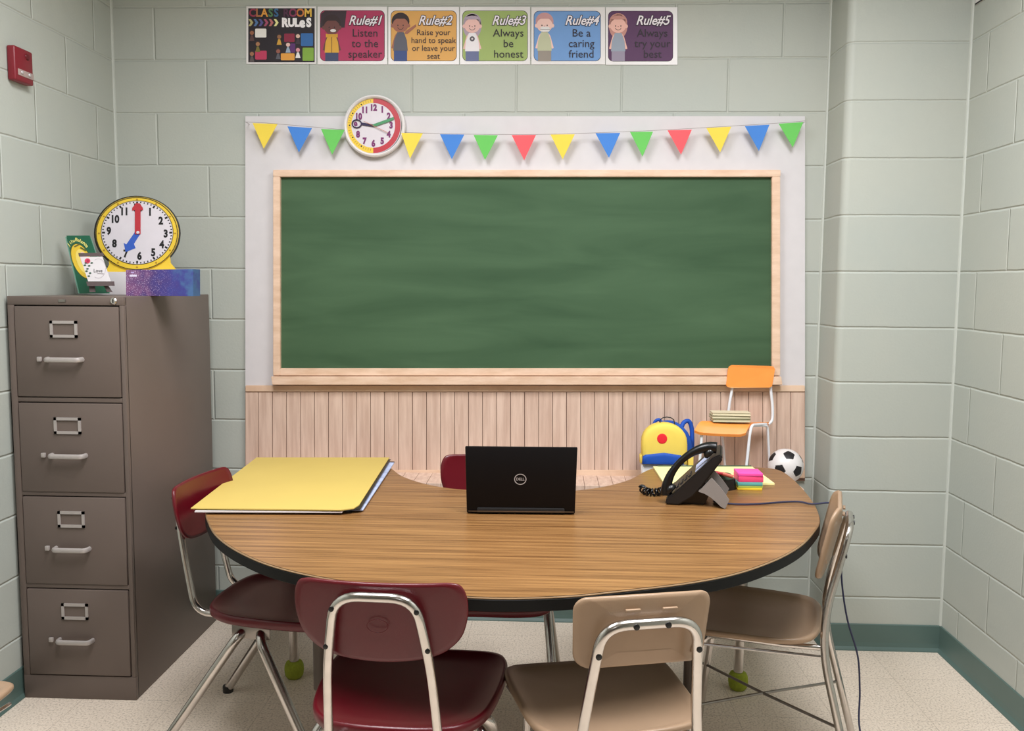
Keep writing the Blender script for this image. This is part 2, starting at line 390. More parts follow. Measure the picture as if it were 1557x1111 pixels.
# ---------------------------------------------------------------- room
Y0, ZC = -3.2, 2.76
tag(mbox('floor', (XL-.1, Y0, -.08), (XR+.1, D+.1, 0), M['floor']), kind='structure')
tag(mbox('ceiling', (XL-.1, Y0, ZC), (XR+.1, D+.1, ZC+.08), M['ceiling']), kind='structure')
tag(mbox('wall_back', (XL-.1, D, 0), (XR+.1, D+.1, ZC), M['wall_back']), kind='structure')
tag(mbox('wall_left', (XL-.1, Y0, 0), (XL, D, ZC), M['wall_side']), kind='structure')
tag(mbox('wall_right', (XR, Y0, 0), (XR+.1, D, ZC), M['wall_side']), kind='structure')
tag(mbox('wall_front', (XL-.1, Y0-.1, 0), (XR+.1, Y0, ZC), M['front_dark']), kind='structure')
# pier in the right corner with a bullnose edge
prof = [(XP, D)] + [(XP+.028-.028*math.cos(a), DP+.028-.028*math.sin(a)) for a in [PI/2*i/8 for i in range(9)]] + [(XR, DP), (XR, D)]
bm = bmesh.new(); hexa(bm, [(x, y, 0) for x, y in prof], [(x, y, ZC) for x, y in prof]); bmesh.ops.recalc_face_normals(bm, faces=bm.faces)
tag(link('wall_right', bm, M['pier'], smooth=True), kind='structure').name = 'wall_pier'
# caulked corner joints
for i, (x, y, dx, dy) in enumerate(((XL, D, .006, -.006), (XP, D, -.007, -.007), (XR, DP, -.008, -.008))):
    bm = bmesh.new(); tube(bm, [(x, y, .1), (x, y, ZC)], .007, 8); tag(link('trim_%d' % (i+1), bm, M['caulk'], smooth=True), kind='structure')
# cove base
def coving(name, a, b, n):
    bm = bmesh.new(); a = Vector((a[0], a[1], 0)); b = Vector((b[0], b[1], 0)); n = Vector((n[0], n[1], 0))
    pr_ = [(0, 0), (.014, 0), (.013, .004), (.006, .014), (.004, .03), (.004, .098), (.002, .101), (0, .101)]
    hexa(bm, [a+n*u+Vector((0, 0, v)) for u, v in pr_], [b+n*u+Vector((0, 0, v)) for u, v in pr_]); bmesh.ops.recalc_face_normals(bm, faces=bm.faces)
    tag(link(name, bm, M['base']), kind='structure')
coving('baseboard_left', (XL, Y0), (XL, D), (1, 0)); coving('baseboard_back', (XL, D), (XP, D), (0, -1)); coving('baseboard_right', (XR, DP), (XR, Y0), (-1, 0))
coving('baseboard_pier', (XP, DP), (XR, DP), (0, -1)); coving('baseboard_reveal', (XP, D), (XP, DP), (-1, 0))

# ---------------------------------------------------------------- filing cabinet
CX0, CX1, CY0, CY1, CT = -1.719, -1.343, 2.738, 3.44, 1.3215
cab = empty('filing_cabinet', ((CX0+CX1)/2, (CY0+CY1)/2, 0), 0, 'tall taupe metal four drawer filing cabinet standing in the left corner', 'filing cabinet')
def cl(p): return (p[0]-cab.location.x, p[1]-cab.location.y, p[2])
def cbox(name, lo, hi, m, parent, bev=0, label=None): return mbox(name, cl(lo), cl(hi), m, parent, bev, label)
cbox('body', (CX0, CY0+.012, 0), (CX1, CY1, CT), M['cab'], cab, .003)
bm = bmesh.new()
box(bm, cl((CX0, CY0, 1.294)), cl((CX1, CY0+.02, CT)), .002); box(bm, cl((CX0, CY0, 0)), cl((CX1, CY0+.02, .079)), .002)
box(bm, cl((CX0, CY0, .079)), cl((CX0+.021, CY0+.02, 1.294)), .002); box(bm, cl((CX1-.014, CY0, .079)), cl((CX1, CY0+.02, 1.294)), .002)
for z in (.992, .687, .381): box(bm, cl((CX0+.02, CY0+.001, z-.007)), cl((CX1-.013, CY0+.02, z+.007)), .001)
link('face_frame', bm, M['cab'], cab, smooth=True)
cbox('drawer_recess', (CX0+.02, CY0+.008, .08), (CX1-.013, CY0+.0125, 1.293), M['cabgap'], cab, label='dark gaps around the drawers')
cxm = -1.536
for zt in (1.290, .9815, .6765, .3705):
    h = .288; dr = cbox('drawer', (CX0+.0235, CY0-.003, zt-h), (CX1-.0165, CY0+.016, zt), M['cab'], cab, .003)
    lz = zt-.072
    bm = bmesh.new(); w, hh, t = .044, .0265, .0088
    for lo, hi in (((cxm-w, 0, lz+hh-t), (cxm+w, 0, lz+hh)), ((cxm-w, 0, lz-hh), (cxm+w, 0, lz-hh+t)), ((cxm-w, 0, lz-hh), (cxm-w+t, 0, lz+hh)), ((cxm+w-t, 0, lz-hh), (cxm+w, 0, lz+hh))):
        box(bm, cl((lo[0], CY0-.007, lo[2])), cl((hi[0], CY0-.003, hi[2])))
    link('label_holder', bm, M['steel'], dr, smooth=True)
    hz = zt-.168
    bm = bmesh.new()
    tube(bm, [cl(p) for p in fillet([(cxm-.054, CY0-.002, hz), (cxm-.052, CY0-.028, hz), (cxm+.054, CY0-.028, hz), (cxm+.056, CY0-.002, hz)], .012)], .0072, 8)
    for v in bm.verts: v.co.z = hz+(v.co.z-hz)*1.15
    link('handle', bm, M['steel'], dr, smooth=True)
    bm = bmesh.new(); box(bm, cl((cxm-.088, CY0-.012, hz-.007)), cl((cxm-.074, CY0-.003, hz+.008)), .002); link('thumb_latch', bm, M['steel'], dr, smooth=True)
bm = bmesh.new(); lathe(bm, [(.0, 0), (.011, 0), (.011, .004), (.008, .007), (0, .007)], 20, Matrix.Translation(Vector(cl((-1.373, CY0, 1.308)))) @ Matrix.Rotation(PI/2, 4, 'X')); lk = link('lock', bm, M['chrome'], cab, smooth=True)
mbox('keyway', cl((-1.3745, CY0-.008, 1.302)), cl((-1.3715, CY0-.0065, 1.314)), M['ink'], lk)
cbox('badge', (-1.552, CY0-.002, 1.303), (-1.528, CY0+.001, 1.312), M['chromedark'], cab, .001)
# printed scuffs on the bottom drawer are left as paint wear

# ---------------------------------------------------------------- kidney table
TZ, TX = .72, -.112
half = [(0, 1.787), (.15, 1.806), (.26, 1.843), (.38, 1.888), (.47, 1.932), (.545, 1.981), (.62, 2.048), (.69, 2.125), (.755, 2.215), (.815, 2.325), (.865, 2.435), (.897, 2.56), (.918, 2.69), (.932, 2.83), (.94, 2.97), (.938, 3.09), (.916, 3.15), (.86, 3.172), (.69, 3.172), (.54, 3.166), (.485, 3.13), (.437, 3.05), (.385, 2.94), (.31, 2.845), (.235, 2.785), (.15, 2.752), (0, 2.742)]
tab = empty('kidney_table', (TX, 2.45, 0), 0, 'large horseshoe shaped classroom table with wood grain laminate top and black edge', 'table')
ol = [(x, y-2.45) for x, y in smooth_outline(half, 4)]
if sum(a[0]*b[1]-b[0]*a[1] for a, b in zip(ol, ol[1:]+ol[:1])) < 0: ol.reverse()
def offs(o, d):
    out = []; n = len(o)
    for i in range(n):
        a = Vector(o[i-1]); b = Vector(o[(i+1) % n]); t = (b-a).normalized(); out.append((o[i][0]-t.y*d, o[i][1]+t.x*d))
    return out
def slab(bm, loops, mi=None):
    R_ = [[bm.verts.new((x, y, z)) for x, y in o] for o, z in loops]; n = len(R_[0])
    for j, (A, B) in enumerate(zip(R_, R_[1:])):
        for k in range(n):
            f = bm.faces.new([A[k], A[(k+1) % n], B[(k+1) % n], B[k]]); f.material_index = mi[j] if mi else 0
    bm.faces.new(list(reversed(R_[0]))); bm.faces.new(R_[-1])
bm = bmesh.new(); slab(bm, [(offs(ol, .006), TZ-.002), (offs(ol, .0035), TZ)]); link('laminate_top', bm, M['table'], tab, label='wood grain laminate surface')
bm = bmesh.new(); slab(bm, [(offs(ol, .003), TZ-.0045), (offs(ol, .0005), TZ-.004), (offs(ol, .0055), TZ-.0004)]); link('top_bevel', bm, M['tedge'], tab, smooth='all', label='pale bevelled rim')
bm = bmesh.new(); slab(bm, [(offs(ol, .003), TZ-.032), (ol, TZ-.03), (ol, TZ-.006), (offs(ol, .003), TZ-.0035)]); link('edge_band', bm, M['rubber'], tab, smooth=True, label='black rubber edge band')
bm = bmesh.new(); slab(bm, [(offs(ol, .14), TZ-.062), (offs(ol, .14), TZ-.033)]);
bm.free()
# legs
for x, y in ((-.50, -.15), (.50, -.15), (-.766, .49), (.766, .49)):
    front = y < 0
    bm = bmesh.new(); tube(bm, [(x, y, .012), (x, y, .40)], .0165, 14); lg = link('leg', bm, M['chrome'], tab, smooth=True)
    bm = bmesh.new(); tube(bm, [(x, y, .27), (x, y, TZ-.034)], .0215, 14); sl = link('leg_sleeve', bm, M['brown'] if front else M['chromedark'], lg, smooth=True, label='dark brown upper sleeve' if front else None)
    bm = bmesh.new(); tube(bm, [(x+.021, y, .52 if front else .5), (x+.034, y, .52 if front else .5)], .007, 10); link('adjusting_knob', bm, M['dark'], lg, smooth=True)
    bm = bmesh.new(); box(bm, (x-.06, y-.06, TZ-.036), (x+.06, y+.06, TZ-.031), .001); link('mounting_plate', bm, M['chromedark'], lg)
    if front:
        bm = bmesh.new(); tube(bm, [(x, y, 0), (x, y, .018)], .024, 14); link('glide', bm, M['dark'], lg, smooth=True)
    else:
        bm = bmesh.new(); lathe(bm, [(.0, 0), (.024, 0), (.031, .010), (.0335, .028), (.0325, .044), (.027, .056), (.0185, .060), (.0, .060)], 24, Matrix.Translation((x, y, 0))); link('tennis_ball_foot', bm, M['tennis'], lg, smooth='all', label='yellow green tennis ball foot')

# ---------------------------------------------------------------- chairs
def bolt(parent, p, r=.0052, name='bolt'):
    bm = bmesh.new(); lathe(bm, [(0, 0), (r, 0), (r, .0022), (r*.6, .003), (0, .003)], 12, Matrix.Translation(Vector(p)) @ Matrix.Rotation(PI/2, 4, 'X')); return link(name, bm, M['dark'], parent, smooth=True)
def backplate(name, w_top, w_mid, w_bot, h, zc, yc, tilt, curve, m, parent, lower='taper', th=.011):
    if lower == 'taper':
        hf = [(0, h/2), (w_mid*.55, h*.5), (w_mid*.84, h*.495), (w_mid*.95, h*.43), (w_mid, h*.25), (w_mid*.985, 0), (w_mid*.90, -h*.22), (w_mid*.70, -h*.39), (w_mid*.42, -h*.47), (0, -h*.5)]
        ol_ = smooth_outline(hf, 5)
    else:
        ol_ = rrect2(-w_top, -h/2, w_top, h/2, h*.2, 6)
        ol_ = [(x*(1-.05*(.5-y/h)) if lower == 'rect' else x, y) for x, y in ol_]
    if sum(a[0]*b[1]-b[0]*a[1] for a, b in zip(ol_, ol_[1:]+ol_[:1])) < 0: ol_.reverse()
    c, s = math.cos(tilt), math.sin(tilt)
    def bend(p):
        u, v, t = p.x, p.y, p.z                                    # t: thickness, towards the sitter
        y = curve*u*u + .25*v*v - t*-1
        z = v
        return Vector((u, yc + c*y - s*z*1.0, zc + c*z + s*y*0))
    bm = bmesh.new(); ringstack(bm, ol_, [(.5, 0), (.9, 0), (.985, .001), (1.0, th*.5), (.985, th), (.9, th*.9), (.5, th*.8)], bend)
    bmesh.ops.recalc_face_normals(bm, faces=bm.faces)
    return link(name, bm, m, parent, smooth='all')
def maroon_chair(label, loc, rz, group):
    t = empty('school_chair', loc, rz, label, 'chair', group)
    hf = [(0, .21), (.12, .21), (.184, .194), (.213, .145), (.217, .05), (.207, -.06), (.188, -.14), (.146, -.197), (.08, -.218), (0, -.222)]
    o_ = smooth_outline(hf, 5)
    if sum(a[0]*b[1]-b[0]*a[1] for a, b in zip(o_, o_[1:]+o_[:1])) < 0: o_.reverse()
    def bend(p):
        z = p.z + .438 + .05*p.x*p.x + (.12*max(0, -p.y-.1)**1.5) - (.35*max(0, p.y-.14)**1.6)
        return Vector((p.x, p.y, z))
    bm = bmesh.new(); ringstack(bm, o_, [(.6, -.018), (.955, -.02), (.985, -.026), (1.0, -.022), (1.002, -.006), (.985, .001), (.955, -.001), (.88, -.008), (.7, -.012), (.35, -.014)], bend)
    link('seat', bm, M['maroon'], t, smooth='all')
    b = backplate('backrest', .165, .176, .05, .175, .70, -.305, math.radians(10), .8, M['maroon'], t)
    # oval recess ring moulded in the back of the backrest
    bm = bmesh.new(); n = 28
    tube(bm, [(.021*math.cos(2*PI*i/n), -.3085, .697+.0135*math.sin(2*PI*i/n)) for i in range(n)], .0009, 6, closed=True); link('moulded_oval', bm, M['maroon'], b, smooth='all')
    # back frame: inverted U running down and forward under the seat
    P = [(-.105, .12, .409), (-.112, -.2, .409), (-.117, -.262, .425), (-.100, -.3, .62), (-.078, -.331, .762), (0, -.334, .765), (.078, -.331, .762), (.100, -.3, .62), (.117, -.262, .425), (.112, -.2, .409), (.105, .12, .409)]
    P = [(-.105, .12, .409), (-.116, -.258, .409), (-.104, -.302, .62), (-.080, -.333, .764), (.080, -.333, .764), (.104, -.302, .62), (.116, -.258, .409), (.105, .12, .409)]
    f = mtube('back_frame', fillet(P, [0, .05, .08, .05, .05, .08, .05, 0], 7), .0098, M['chrome'], t, 14)
    for x, y, z in ((-.084, -.337, .739), (.084, -.337, .739), (-.102, -.318, .655), (.102, -.318, .655)): bolt(f, (x, y, z))
    # legs: two splayed arches bolted under the seat
    for yb, yf in ((-.085, -.34), (-.035, .16)):
        for s in (-1, 1):
            P = fillet([(0, yb, .389), (s*.19, yb, .389), (s*.232, yf, .012)], .055, 8)
            l = mtube('leg', P, .0142, M['chrome'], t, 14)
            bm = bmesh.new(); tube(bm, [(s*.232, yf, 0), (s*.2318, yf, .022)], .017, 12); link('glide', bm, M['dark'], l, smooth=True)
    for s in (-1, 1):
        bm = bmesh.new(); box(bm, (min(s*.168, s*.174), -.118, .366), (max(s*.168, s*.174), -.004, .409), .0025); bk = link('bracket', bm, M['chromedark'], t, smooth=True)
        for y in (-.092, -.03):
            bm = bmesh.new(); tube(bm, [(s*.173, y, .386), (s*.1785, y, .386)], .0065, 12); link('screw', bm, M['chrome'], bk, smooth=True)
    return t
def tan_chair(label, loc, rz, group, bh=.155, bz=.693, bw=.143, by=-.285, tl=10):
    t = empty('school_chair', loc, rz, label, 'chair', group)
    hf = [(0, .2), (.13, .2), (.185, .185), (.203, .13), (.2, .0), (.192, -.1), (.165, -.165), (.1, -.193), (0, -.198)]
    o_ = smooth_outline(hf, 5)
    if sum(a[0]*b[1]-b[0]*a[1] for a, b in zip(o_, o_[1:]+o_[:1])) < 0: o_.reverse()
    def bend(p): return Vector((p.x, p.y, p.z+.44+.09*p.x*p.x+(.2*max(0, -p.y-.08)**1.5)-(.5*max(0, p.y-.13)**1.6)))
    bm = bmesh.new(); ringstack(bm, o_, [(.6, -.02), (.95, -.018), (.985, -.016), (1.0, -.011), (.998, -.004), (.97, 0), (.9, -.006), (.78, -.012), (.4, -.014)], bend)
    link('seat', bm, M['tan'], t, smooth='all')
    b = backplate('backrest', bw, bw, bw, bh, bz, by, math.radians(tl), 1.5, M['tan'], t, lower='rect', th=.012)
    zt = bz+.030 if bh < .19 else bz+.045
    off = by+.285; tc0, ts0 = math.cos(math.radians(tl)), math.sin(math.radians(tl))
    yt = by-.016-math.tan(math.radians(tl))*(zt-bz); yl = -.245+off
    yb_ = lambda z: yl+(yt-yl)*(z-.44)/(zt-.44)
    bm = bmesh.new(); bm.from_mesh(b.data)
    for x0, x1, z0, z1 in ((-.045, -.015, zt+.018, zt+.024), (.03, .06, zt+.018, zt+.024), (-.108, -.103, bz-.055, bz-.02), (.103, .108, bz-.055, bz-.02)):
        yy = by+tc0*(1.5*x0*x0+.25*(z0-bz)**2)-ts0*(z0-bz)/tc0; box(bm, (x0, yy-.003, z0), (x1, yy+.004, z1), .0012)
    bm.to_mesh(b.data); bm.free(); b.data.polygons.foreach_set('use_smooth', [True]*len(b.data.polygons))
    P = [(-.172, -.29, .012), (-.128, -.235, .44), (-.098, -.298, zt), (.098, -.298, zt), (.128, -.235, .44), (.172, -.29, .012)]
    P = [(-.172, -.30, .012), (-.124, yl, .44), (-.096, yt, zt), (.096, yt, zt), (.124, yl, .44), (.172, -.30, .012)]
    f = mtube('back_frame', fillet(P, [0, .12, .05, .05, .12, 0], 8), .0108, M['chrome'], t, 14, label='chrome tube forming back posts and rear legs')
    for x in (-.032, .032): bolt(f, (x, yt-.0102, zt-.001), .0062)
    for s in (-1, 1):
        zz_ = bz-.03; bolt(f, (s*(.124-.028*(zz_-.44)/(zt-.44)), yb_(zz_)-.0104, zz_), .0062)
        bm = bmesh.new(); tube(bm, [(s*.172, -.30, 0), (s*.172, -.2995, .02)], .015, 12); link('glide', bm, M['dark'], f, smooth=True)
        mtube('leg', fillet([(s*.140, .03, .412), (s*.148, .11, .412), (s*.152, .155, .012)], .05), .0108, M['chrome'], t, 12)
        mtube('seat_rail', [(s*.126, yl-.003, .408), (s*.150, -.10, .412), (s*.152, .1, .412)], .0075, M['chrome'], t, 10)
        mtube('side_rod', [(s*.130, yl-.006, .385), (s*.188, .165, .395)], .0045, M['chrome'], t, 8)
    bm = bmesh.new(); tube(bm, [(-.15, .03, .411), (.15, .03, .411)], .009, 10); tube(bm, [(-.145, -.13, .411), (.145, -.13, .411)], .009, 10); link('crossbar', bm, M['chromedark'], t, smooth=True)
    if True:
        for s in (-1, 1):
            mtube('brace_rod', fillet([(s*.150, -.30+(yl+.30)*.45, .205), (0, -.045, .2), (-s*.172, .17, .195)], .05), .0042, M['chromedark'], t, 8)
    return t
GR = 'maroon plastic school chairs around the table'; GT = 'tan plastic school chairs around the table'
ch_a = maroon_chair('maroon plastic school chair with its back to the viewer in front of the table', (-.318, 1.985, 0), -.05, GR)
ch_b = maroon_chair('maroon school chair at the left end of the table beside the filing cabinet', (-.755, 2.55, 0), -PI/2-.11, GR)
ch_c = maroon_chair('maroon school chair tucked in behind the laptop on the far side of the table', (-.193, 2.69, 0), PI, GR)
ch_d = tan_chair('tan plastic school chair with its back to the viewer, right of the maroon one', (.128, 1.955, 0), .235, GT)
ch_e = tan_chair('tan school chair turned sideways at the right end of the table', (.582, 2.50, 0), PI/2-.31, GT, bh=.205, bz=.688, by=-.232, tl=13)
ch_f = tan_chair('tan school chair just showing at the lower left edge near the filing cabinet', (-1.428, 1.752, 0), 0, GT)

# ---------------------------------------------------------------- things on the table
# folder stack
fl = empty('poster_folder', (-.79, 2.75, TZ), 0, 'large flat yellow folder stuffed with papers on the left of the table', 'folder')
def quad_plate(name, pts, z0, th, m, parent=None, label=None, origin=None):
    ox, oy, oz = origin if origin else (0, 0, 0)
    bm = bmesh.new(); hexa(bm, [(x-ox, y-oy, z0-oz) for x, y in pts], [(x-ox, y-oy, z0+th-oz) for x, y in pts]); bmesh.ops.recalc_face_normals(bm, faces=bm.faces)
    return link(name, bm, m, parent, label=label)
def P2(x, y, z): p = at(x, y, Z=z); return (p.x, p.y)
o3 = tuple(fl.location)
quad_plate('back_cover', [P2(302, 776, TZ+.002), P2(535, 779, TZ+.002), P2(600, 702, TZ+.002), P2(392, 699, TZ+.002)], TZ+.0005, .003, M['dark'], fl, 'dark back cover', o3)
quad_plate('printed_sheets', [P2(330, 775, TZ+.006), P2(552, 775, TZ+.006), P2(599.5, 703, TZ+.006), P2(400, 700, TZ+.006)], TZ+.0036, .003, M['bluepaper'], fl, 'bluish printed sheets sticking out', o3)
quad_plate('white_sheets', [P2(296, 777.5, TZ+.009), P2(520, 778.5, TZ+.009), P2(586, 699, TZ+.009), P2(392, 698, TZ+.009)], TZ+.0068, .0035, M['paper'], fl, 'white sheets', o3)
quad_plate('dark_divider', [P2(300, 772, TZ+.013), P2(548, 773.5, TZ+.013), P2(594, 698, TZ+.013), P2(391, 697, TZ+.013)], TZ+.0110, .0018, M['dark'], fl, 'dark inner sheet', o3)
cov = [P2(290, 772, TZ+.017), P2(518, 774.5, TZ+.017), P2(538, 772, TZ+.017), P2(546, 767, TZ+.017), P2(592, 695, TZ+.017), P2(390, 695, TZ+.017)]
quad_plate('front_cover', cov, TZ+.0135, .003, M['folder'], fl, 'yellow card cover', o3)
# laptop
lp = empty('laptop', (-.077, 2.455, TZ), .03, 'open black laptop seen from behind its lid in the middle of the table', 'laptop')
bm = bmesh.new(); box(bm, (-.154, .012, .001), (.154, .225, .018), .004); base = link('base', bm, M['laptop'], lp, smooth=True)
bm = bmesh.new(); box(bm, (-.135, .07, .0175), (.135, .16, .0195), .001); link('keyboard', bm, M['dark'], base)
bm = bmesh.new(); box(bm, (-.125, 0, .004), (.125, .016, .02), .005); link('hinge', bm, M['dark'], lp, smooth=True)
lid = bmesh.new(); box(lid, (-.158, 0, 0), (.158, .008, .192), .003)
lm = Matrix.Translation((0, .004, .003)) @ Matrix.Rotation(math.radians(2), 4, 'X')
for v in lid.verts:
    k = 1-.03*(1-v.co.z/.192); v.co.x *= k; v.co = lm @ v.co
ld = link('lid', lid, M['laptop'], lp, smooth=True)
sc_ = bmesh.new(); box(sc_, (-.148, .0082, .014), (.148, .0088, .184))
for v in sc_.verts: v.co = lm @ v.co
link('screen', sc_, M['ink'], ld)
A = Art(lambda u, v, l: lm @ Vector((u, -.0004*l, v)))
cxl, czl = -.002, .099
A.arc(cxl, czl, .0172, .0158, .0022, 0, 360, M['silver'], 1, 40)
k = A.mi(M['silver']); vs, fs = glyphs('DELL', .012)
w = [A.bm.verts.new(A.f(cxl+x*.0105, czl+y*.0115, 1)) for x, y in vs]
for f_ in fs: A.bm.faces.new([w[i] for i in f_]).material_index = k
A.done('lid_badge', ld, 'silver ring badge')
A = Art(lambda u, v, l: lm @ Vector((u, -.0004*l, v))); A.bm.free(); A.bm = bmesh.new(); box(A.bm, (-.148, -.001, .0085), (.15, 0, .0105)); A.mi(M['chromedark'])
A.done('hinge_line', ld)
# legal pads
pad = empty('legal_pad', (.56, 3.03, TZ), 0, 'yellow legal notepad lying under the telephone at the far right of the table', 'notepad')
c4 = [P2(1178, 735, TZ+.006), P2(1143, 709, TZ+.006), P2(993, 709, TZ+.006), P2(1010, 735, TZ+.006)]
quad_plate('pages', c4, TZ+.001, .006, M['legal'], pad, None, tuple(pad.location))
quad_plate('binding', [P2(1143, 709.5, TZ+.006), P2(1142, 708, TZ+.006), P2(1000, 708, TZ+.006), P2(1000, 709.5, TZ+.006)], TZ+.001, .0068, M['leaf'], pad, 'dark green binding strip', tuple(pad.location))
# sticky note pads
zz = TZ; cols = [('ynote', .008, 'yellow', 'bottom pad of the stack'), ('lime', .007, 'lime green', 'second from the bottom of the stack'), ('teal', .011, 'teal', 'in the middle of the stack'), ('hotpink', .019, 'coral pink', 'under the top pad'), ('pink', .010, 'bright pink', 'topmost of the stack')]
for i, (mname, th, cname, where) in enumerate(cols):
    dx = (.0, .001, .0, .002, .001)[i]; x0 = .606-dx
    o = mbox('sticky_note_pad', (-.039, -.038, 0), (.039, .038, th-.0006), M[mname], None, .0008)
    o.location = (.643+dx, 2.842+dx, zz); o.rotation_euler = (0, 0, (-.02, .01, 0, .015, -.01)[i]); zz += th
    tag(o, '%s sticky note pad beside the telephone, %s' % (cname, where), 'sticky notes', 'sticky note pads beside the telephone')
# telephone: seen from its side, face leaning to the upper left
tel = empty('desk_telephone', (.43, 2.66, TZ), -.19, 'black desk telephone with handset leaning on a grey stand at the right of the table', 'telephone')
def sidepl(name, prof, y0, y1, m, parent, bev=.003, label=None):
    """prof in (x, z) in the phone's own side view"""
    bm = bmesh.new(); hexa(bm, [(x, y0, z) for x, z in prof], [(x, y1, z) for x, z in prof]); bmesh.ops.recalc_face_normals(bm, faces=bm.faces)
    if bev: bmesh.ops.bevel(bm, geom=list(bm.edges), offset=bev, segments=2, affect='EDGES')
    return link(name, bm, m, parent, smooth=bool(bev), label=label)
body = sidepl('body', [(-.070, .001), (-.066, .022), (-.052, .030), (.066, .150), (.088, .160), (.094, .145), (.036, .060), (.010, .028), (-.030, .001)], -.075, .10, M['dark'], tel, .004)
sidepl('base_foot', [(-.060, .0), (-.045, .022), (.04, .075), (.06, .04), (.045, .0)], -.05, .08, M['black'], tel, .003)
# keypad on the leaning face
dirf = Vector((.118, 0, .12)).normalized(); nf = Vector((-dirf.z, 0, dirf.x)); o0 = Vector((-.052, 0, .030))
bm = bmesh.new()
for r in range(4):
    for c in range(3):
        p = o0+dirf*(.022+r*.017)+Vector((0, -.03+c*.022-.0, 0))
        bmx = Matrix.Translation(p) @ Matrix(((dirf.x, 0, nf.x, 0), (0, 1, 0, 0), (dirf.z, 0, nf.z, 0), (0, 0, 0, 1)))
        s0 = len(bm.verts); vs = box(bm, (-.005, -.007, -.001), (.005, .007, .003))
        for v in vs: v.co = bmx @ v.co
link('keypad', bm, cmat((58, 56, 58), .4), tel)
p = o0+dirf*.125; bm = bmesh.new(); vs = box(bm, (-.028, -.055, -.001), (.028, .045, .0015))
bmx = Matrix.Translation(p) @ Matrix(((dirf.x, 0, nf.x, 0), (0, 1, 0, 0), (dirf.z, 0, nf.z, 0), (0, 0, 0, 1)))
for v in vs: v.co = bmx @ v.co
link('display', bm, M['bluepaper'], tel)
# handset: bowed grip with an ear piece and a mouth piece
bm = bmesh.new()
hp = [o0+dirf*t+nf*h+Vector((0, -.052, 0)) for t, h in ((-.014, .008), (.004, .026), (.04, .044), (.085, .052), (.13, .048), (.170, .032), (.192, .010))]
tube(bm, spline(hp, 5), [.0135+.0035*math.cos(i/30*2*PI) for i in range(31)], 12)
hs = link('handset', bm, M['black'], tel, smooth='all')
for t, h in ((.006, .013), (.166, .015)):
    bm = bmesh.new(); lathe(bm, [(0, 0), (.017, 0), (.020, .005), (.018, .014), (.011, .020), (0, .021)], 20, Matrix.Translation(o0+dirf*t+nf*(h-.008)+Vector((0, -.052, 0))) @ Matrix(((dirf.x, 0, nf.x, 0), (0, 1, 0, 0), (dirf.z, 0, nf.z, 0), (0, 0, 0, 1))))
    link('mouthpiece' if t < .1 else 'earpiece', bm, M['black'], hs, smooth='all')
# grey curved stand
bm = bmesh.new()
low = [(.027, .047), (.044, .042), (.062, .032), (.078, .019), (.092, .006), (.104, .0005)]
up_ = [(.063, .090), (.074, .079), (.085, .067), (.095, .055), (.106, .041), (.115, .028)]
for y0, y1 in ((-.083, -.078), (.06, .065)):
    for i in range(5): hexa(bm, [(low[i][0], y0, low[i][1]), (low[i+1][0], y0, low[i+1][1]), (up_[i+1][0], y0, up_[i+1][1]), (up_[i][0], y0, up_[i][1])], [(low[i][0], y1, low[i][1]), (low[i+1][0], y1, low[i+1][1]), (up_[i+1][0], y1, up_[i+1][1]), (up_[i][0], y1, up_[i][1])])
for i in range(5):
    (x0, z0), (x1, z1) = low[i], low[i+1]
    hexa(bm, [(x0, -.078, z0), (x1, -.078, z1), (x1+.002, -.078, z1+.004), (x0+.002, -.078, z0+.004)], [(x0, .06, z0), (x1, .06, z1), (x1+.002, .06, z1+.004), (x0+.002, .06, z0+.004)])
bmesh.ops.remove_doubles(bm, verts=bm.verts, dist=1e-5)
bmesh.ops.recalc_face_normals(bm, faces=bm.faces); link('stand', bm, M['grey'], tel, label='grey folding stand')
# coiled cord
bm = bmesh.new()
bpy.context.view_layer.update(); ti = tel.matrix_world.inverted()
lp_ = [ti @ at(u, v, Z=TZ+z) for u, v, z in ((1040, 744, .03), (1030, 744, .012), (1020, 744, .010), (1014, 741, .020), (1009, 740, .026), (1006, 743, .016), (1007, 746, .012))]
tube(bm, spline(lp_, 6), .0028, 7)
ax = spline([ti @ at(u, v, Z=TZ+.013) for u, v in ((1010, 744), (1003, 747), (992, 748), (982, 746.5), (976, 742))], 40)
pts = []; n_ = len(ax)
for i in range(n_-1):
    td = (ax[i+1]-ax[i]).normalized(); side = td.cross(Vector((0, 0, 1))).normalized(); up = side.cross(td); ph = i/(n_-1)*2*PI*8.5
    pts.append(ax[i]+side*(.0098*math.cos(ph))+up*(.0098*math.sin(ph)))
tube(bm, pts, .0034, 6); link('coiled_cord', bm, M['black'], tel, smooth='all')
# line cable running off the table edge and down to the floor
cpts = [at(1085, 762, Z=TZ+.004), at(1115, 766, Z=TZ+.004), at(1150, 766, Z=TZ+.004), at(1190, 763, Z=TZ+.004), at(1215, 762.5, Z=TZ+.005), at(1235, 766, Z=TZ+.005)]
tail = [Vector((.842, 2.62, .728)), Vector((.862, 2.62, .70)), Vector((.868, 2.60, .6)), Vector((.868, 2.58, .5)), Vector((.878, 2.55, .4)), Vector((.905, 2.53, .3)), Vector((.912, 2.52, .2)), Vector((.90, 2.47, .1)), Vector((.92, 2.38, .02)), Vector((.98, 2.2, .006)), Vector((1.05, 1.9, .006))]
tag(mtube('telephone_cable', spline(cpts+tail, 6), .0028, M['cable'], None, 8), 'thin dark blue cable running from the telephone over the table edge to the floor', 'cable')
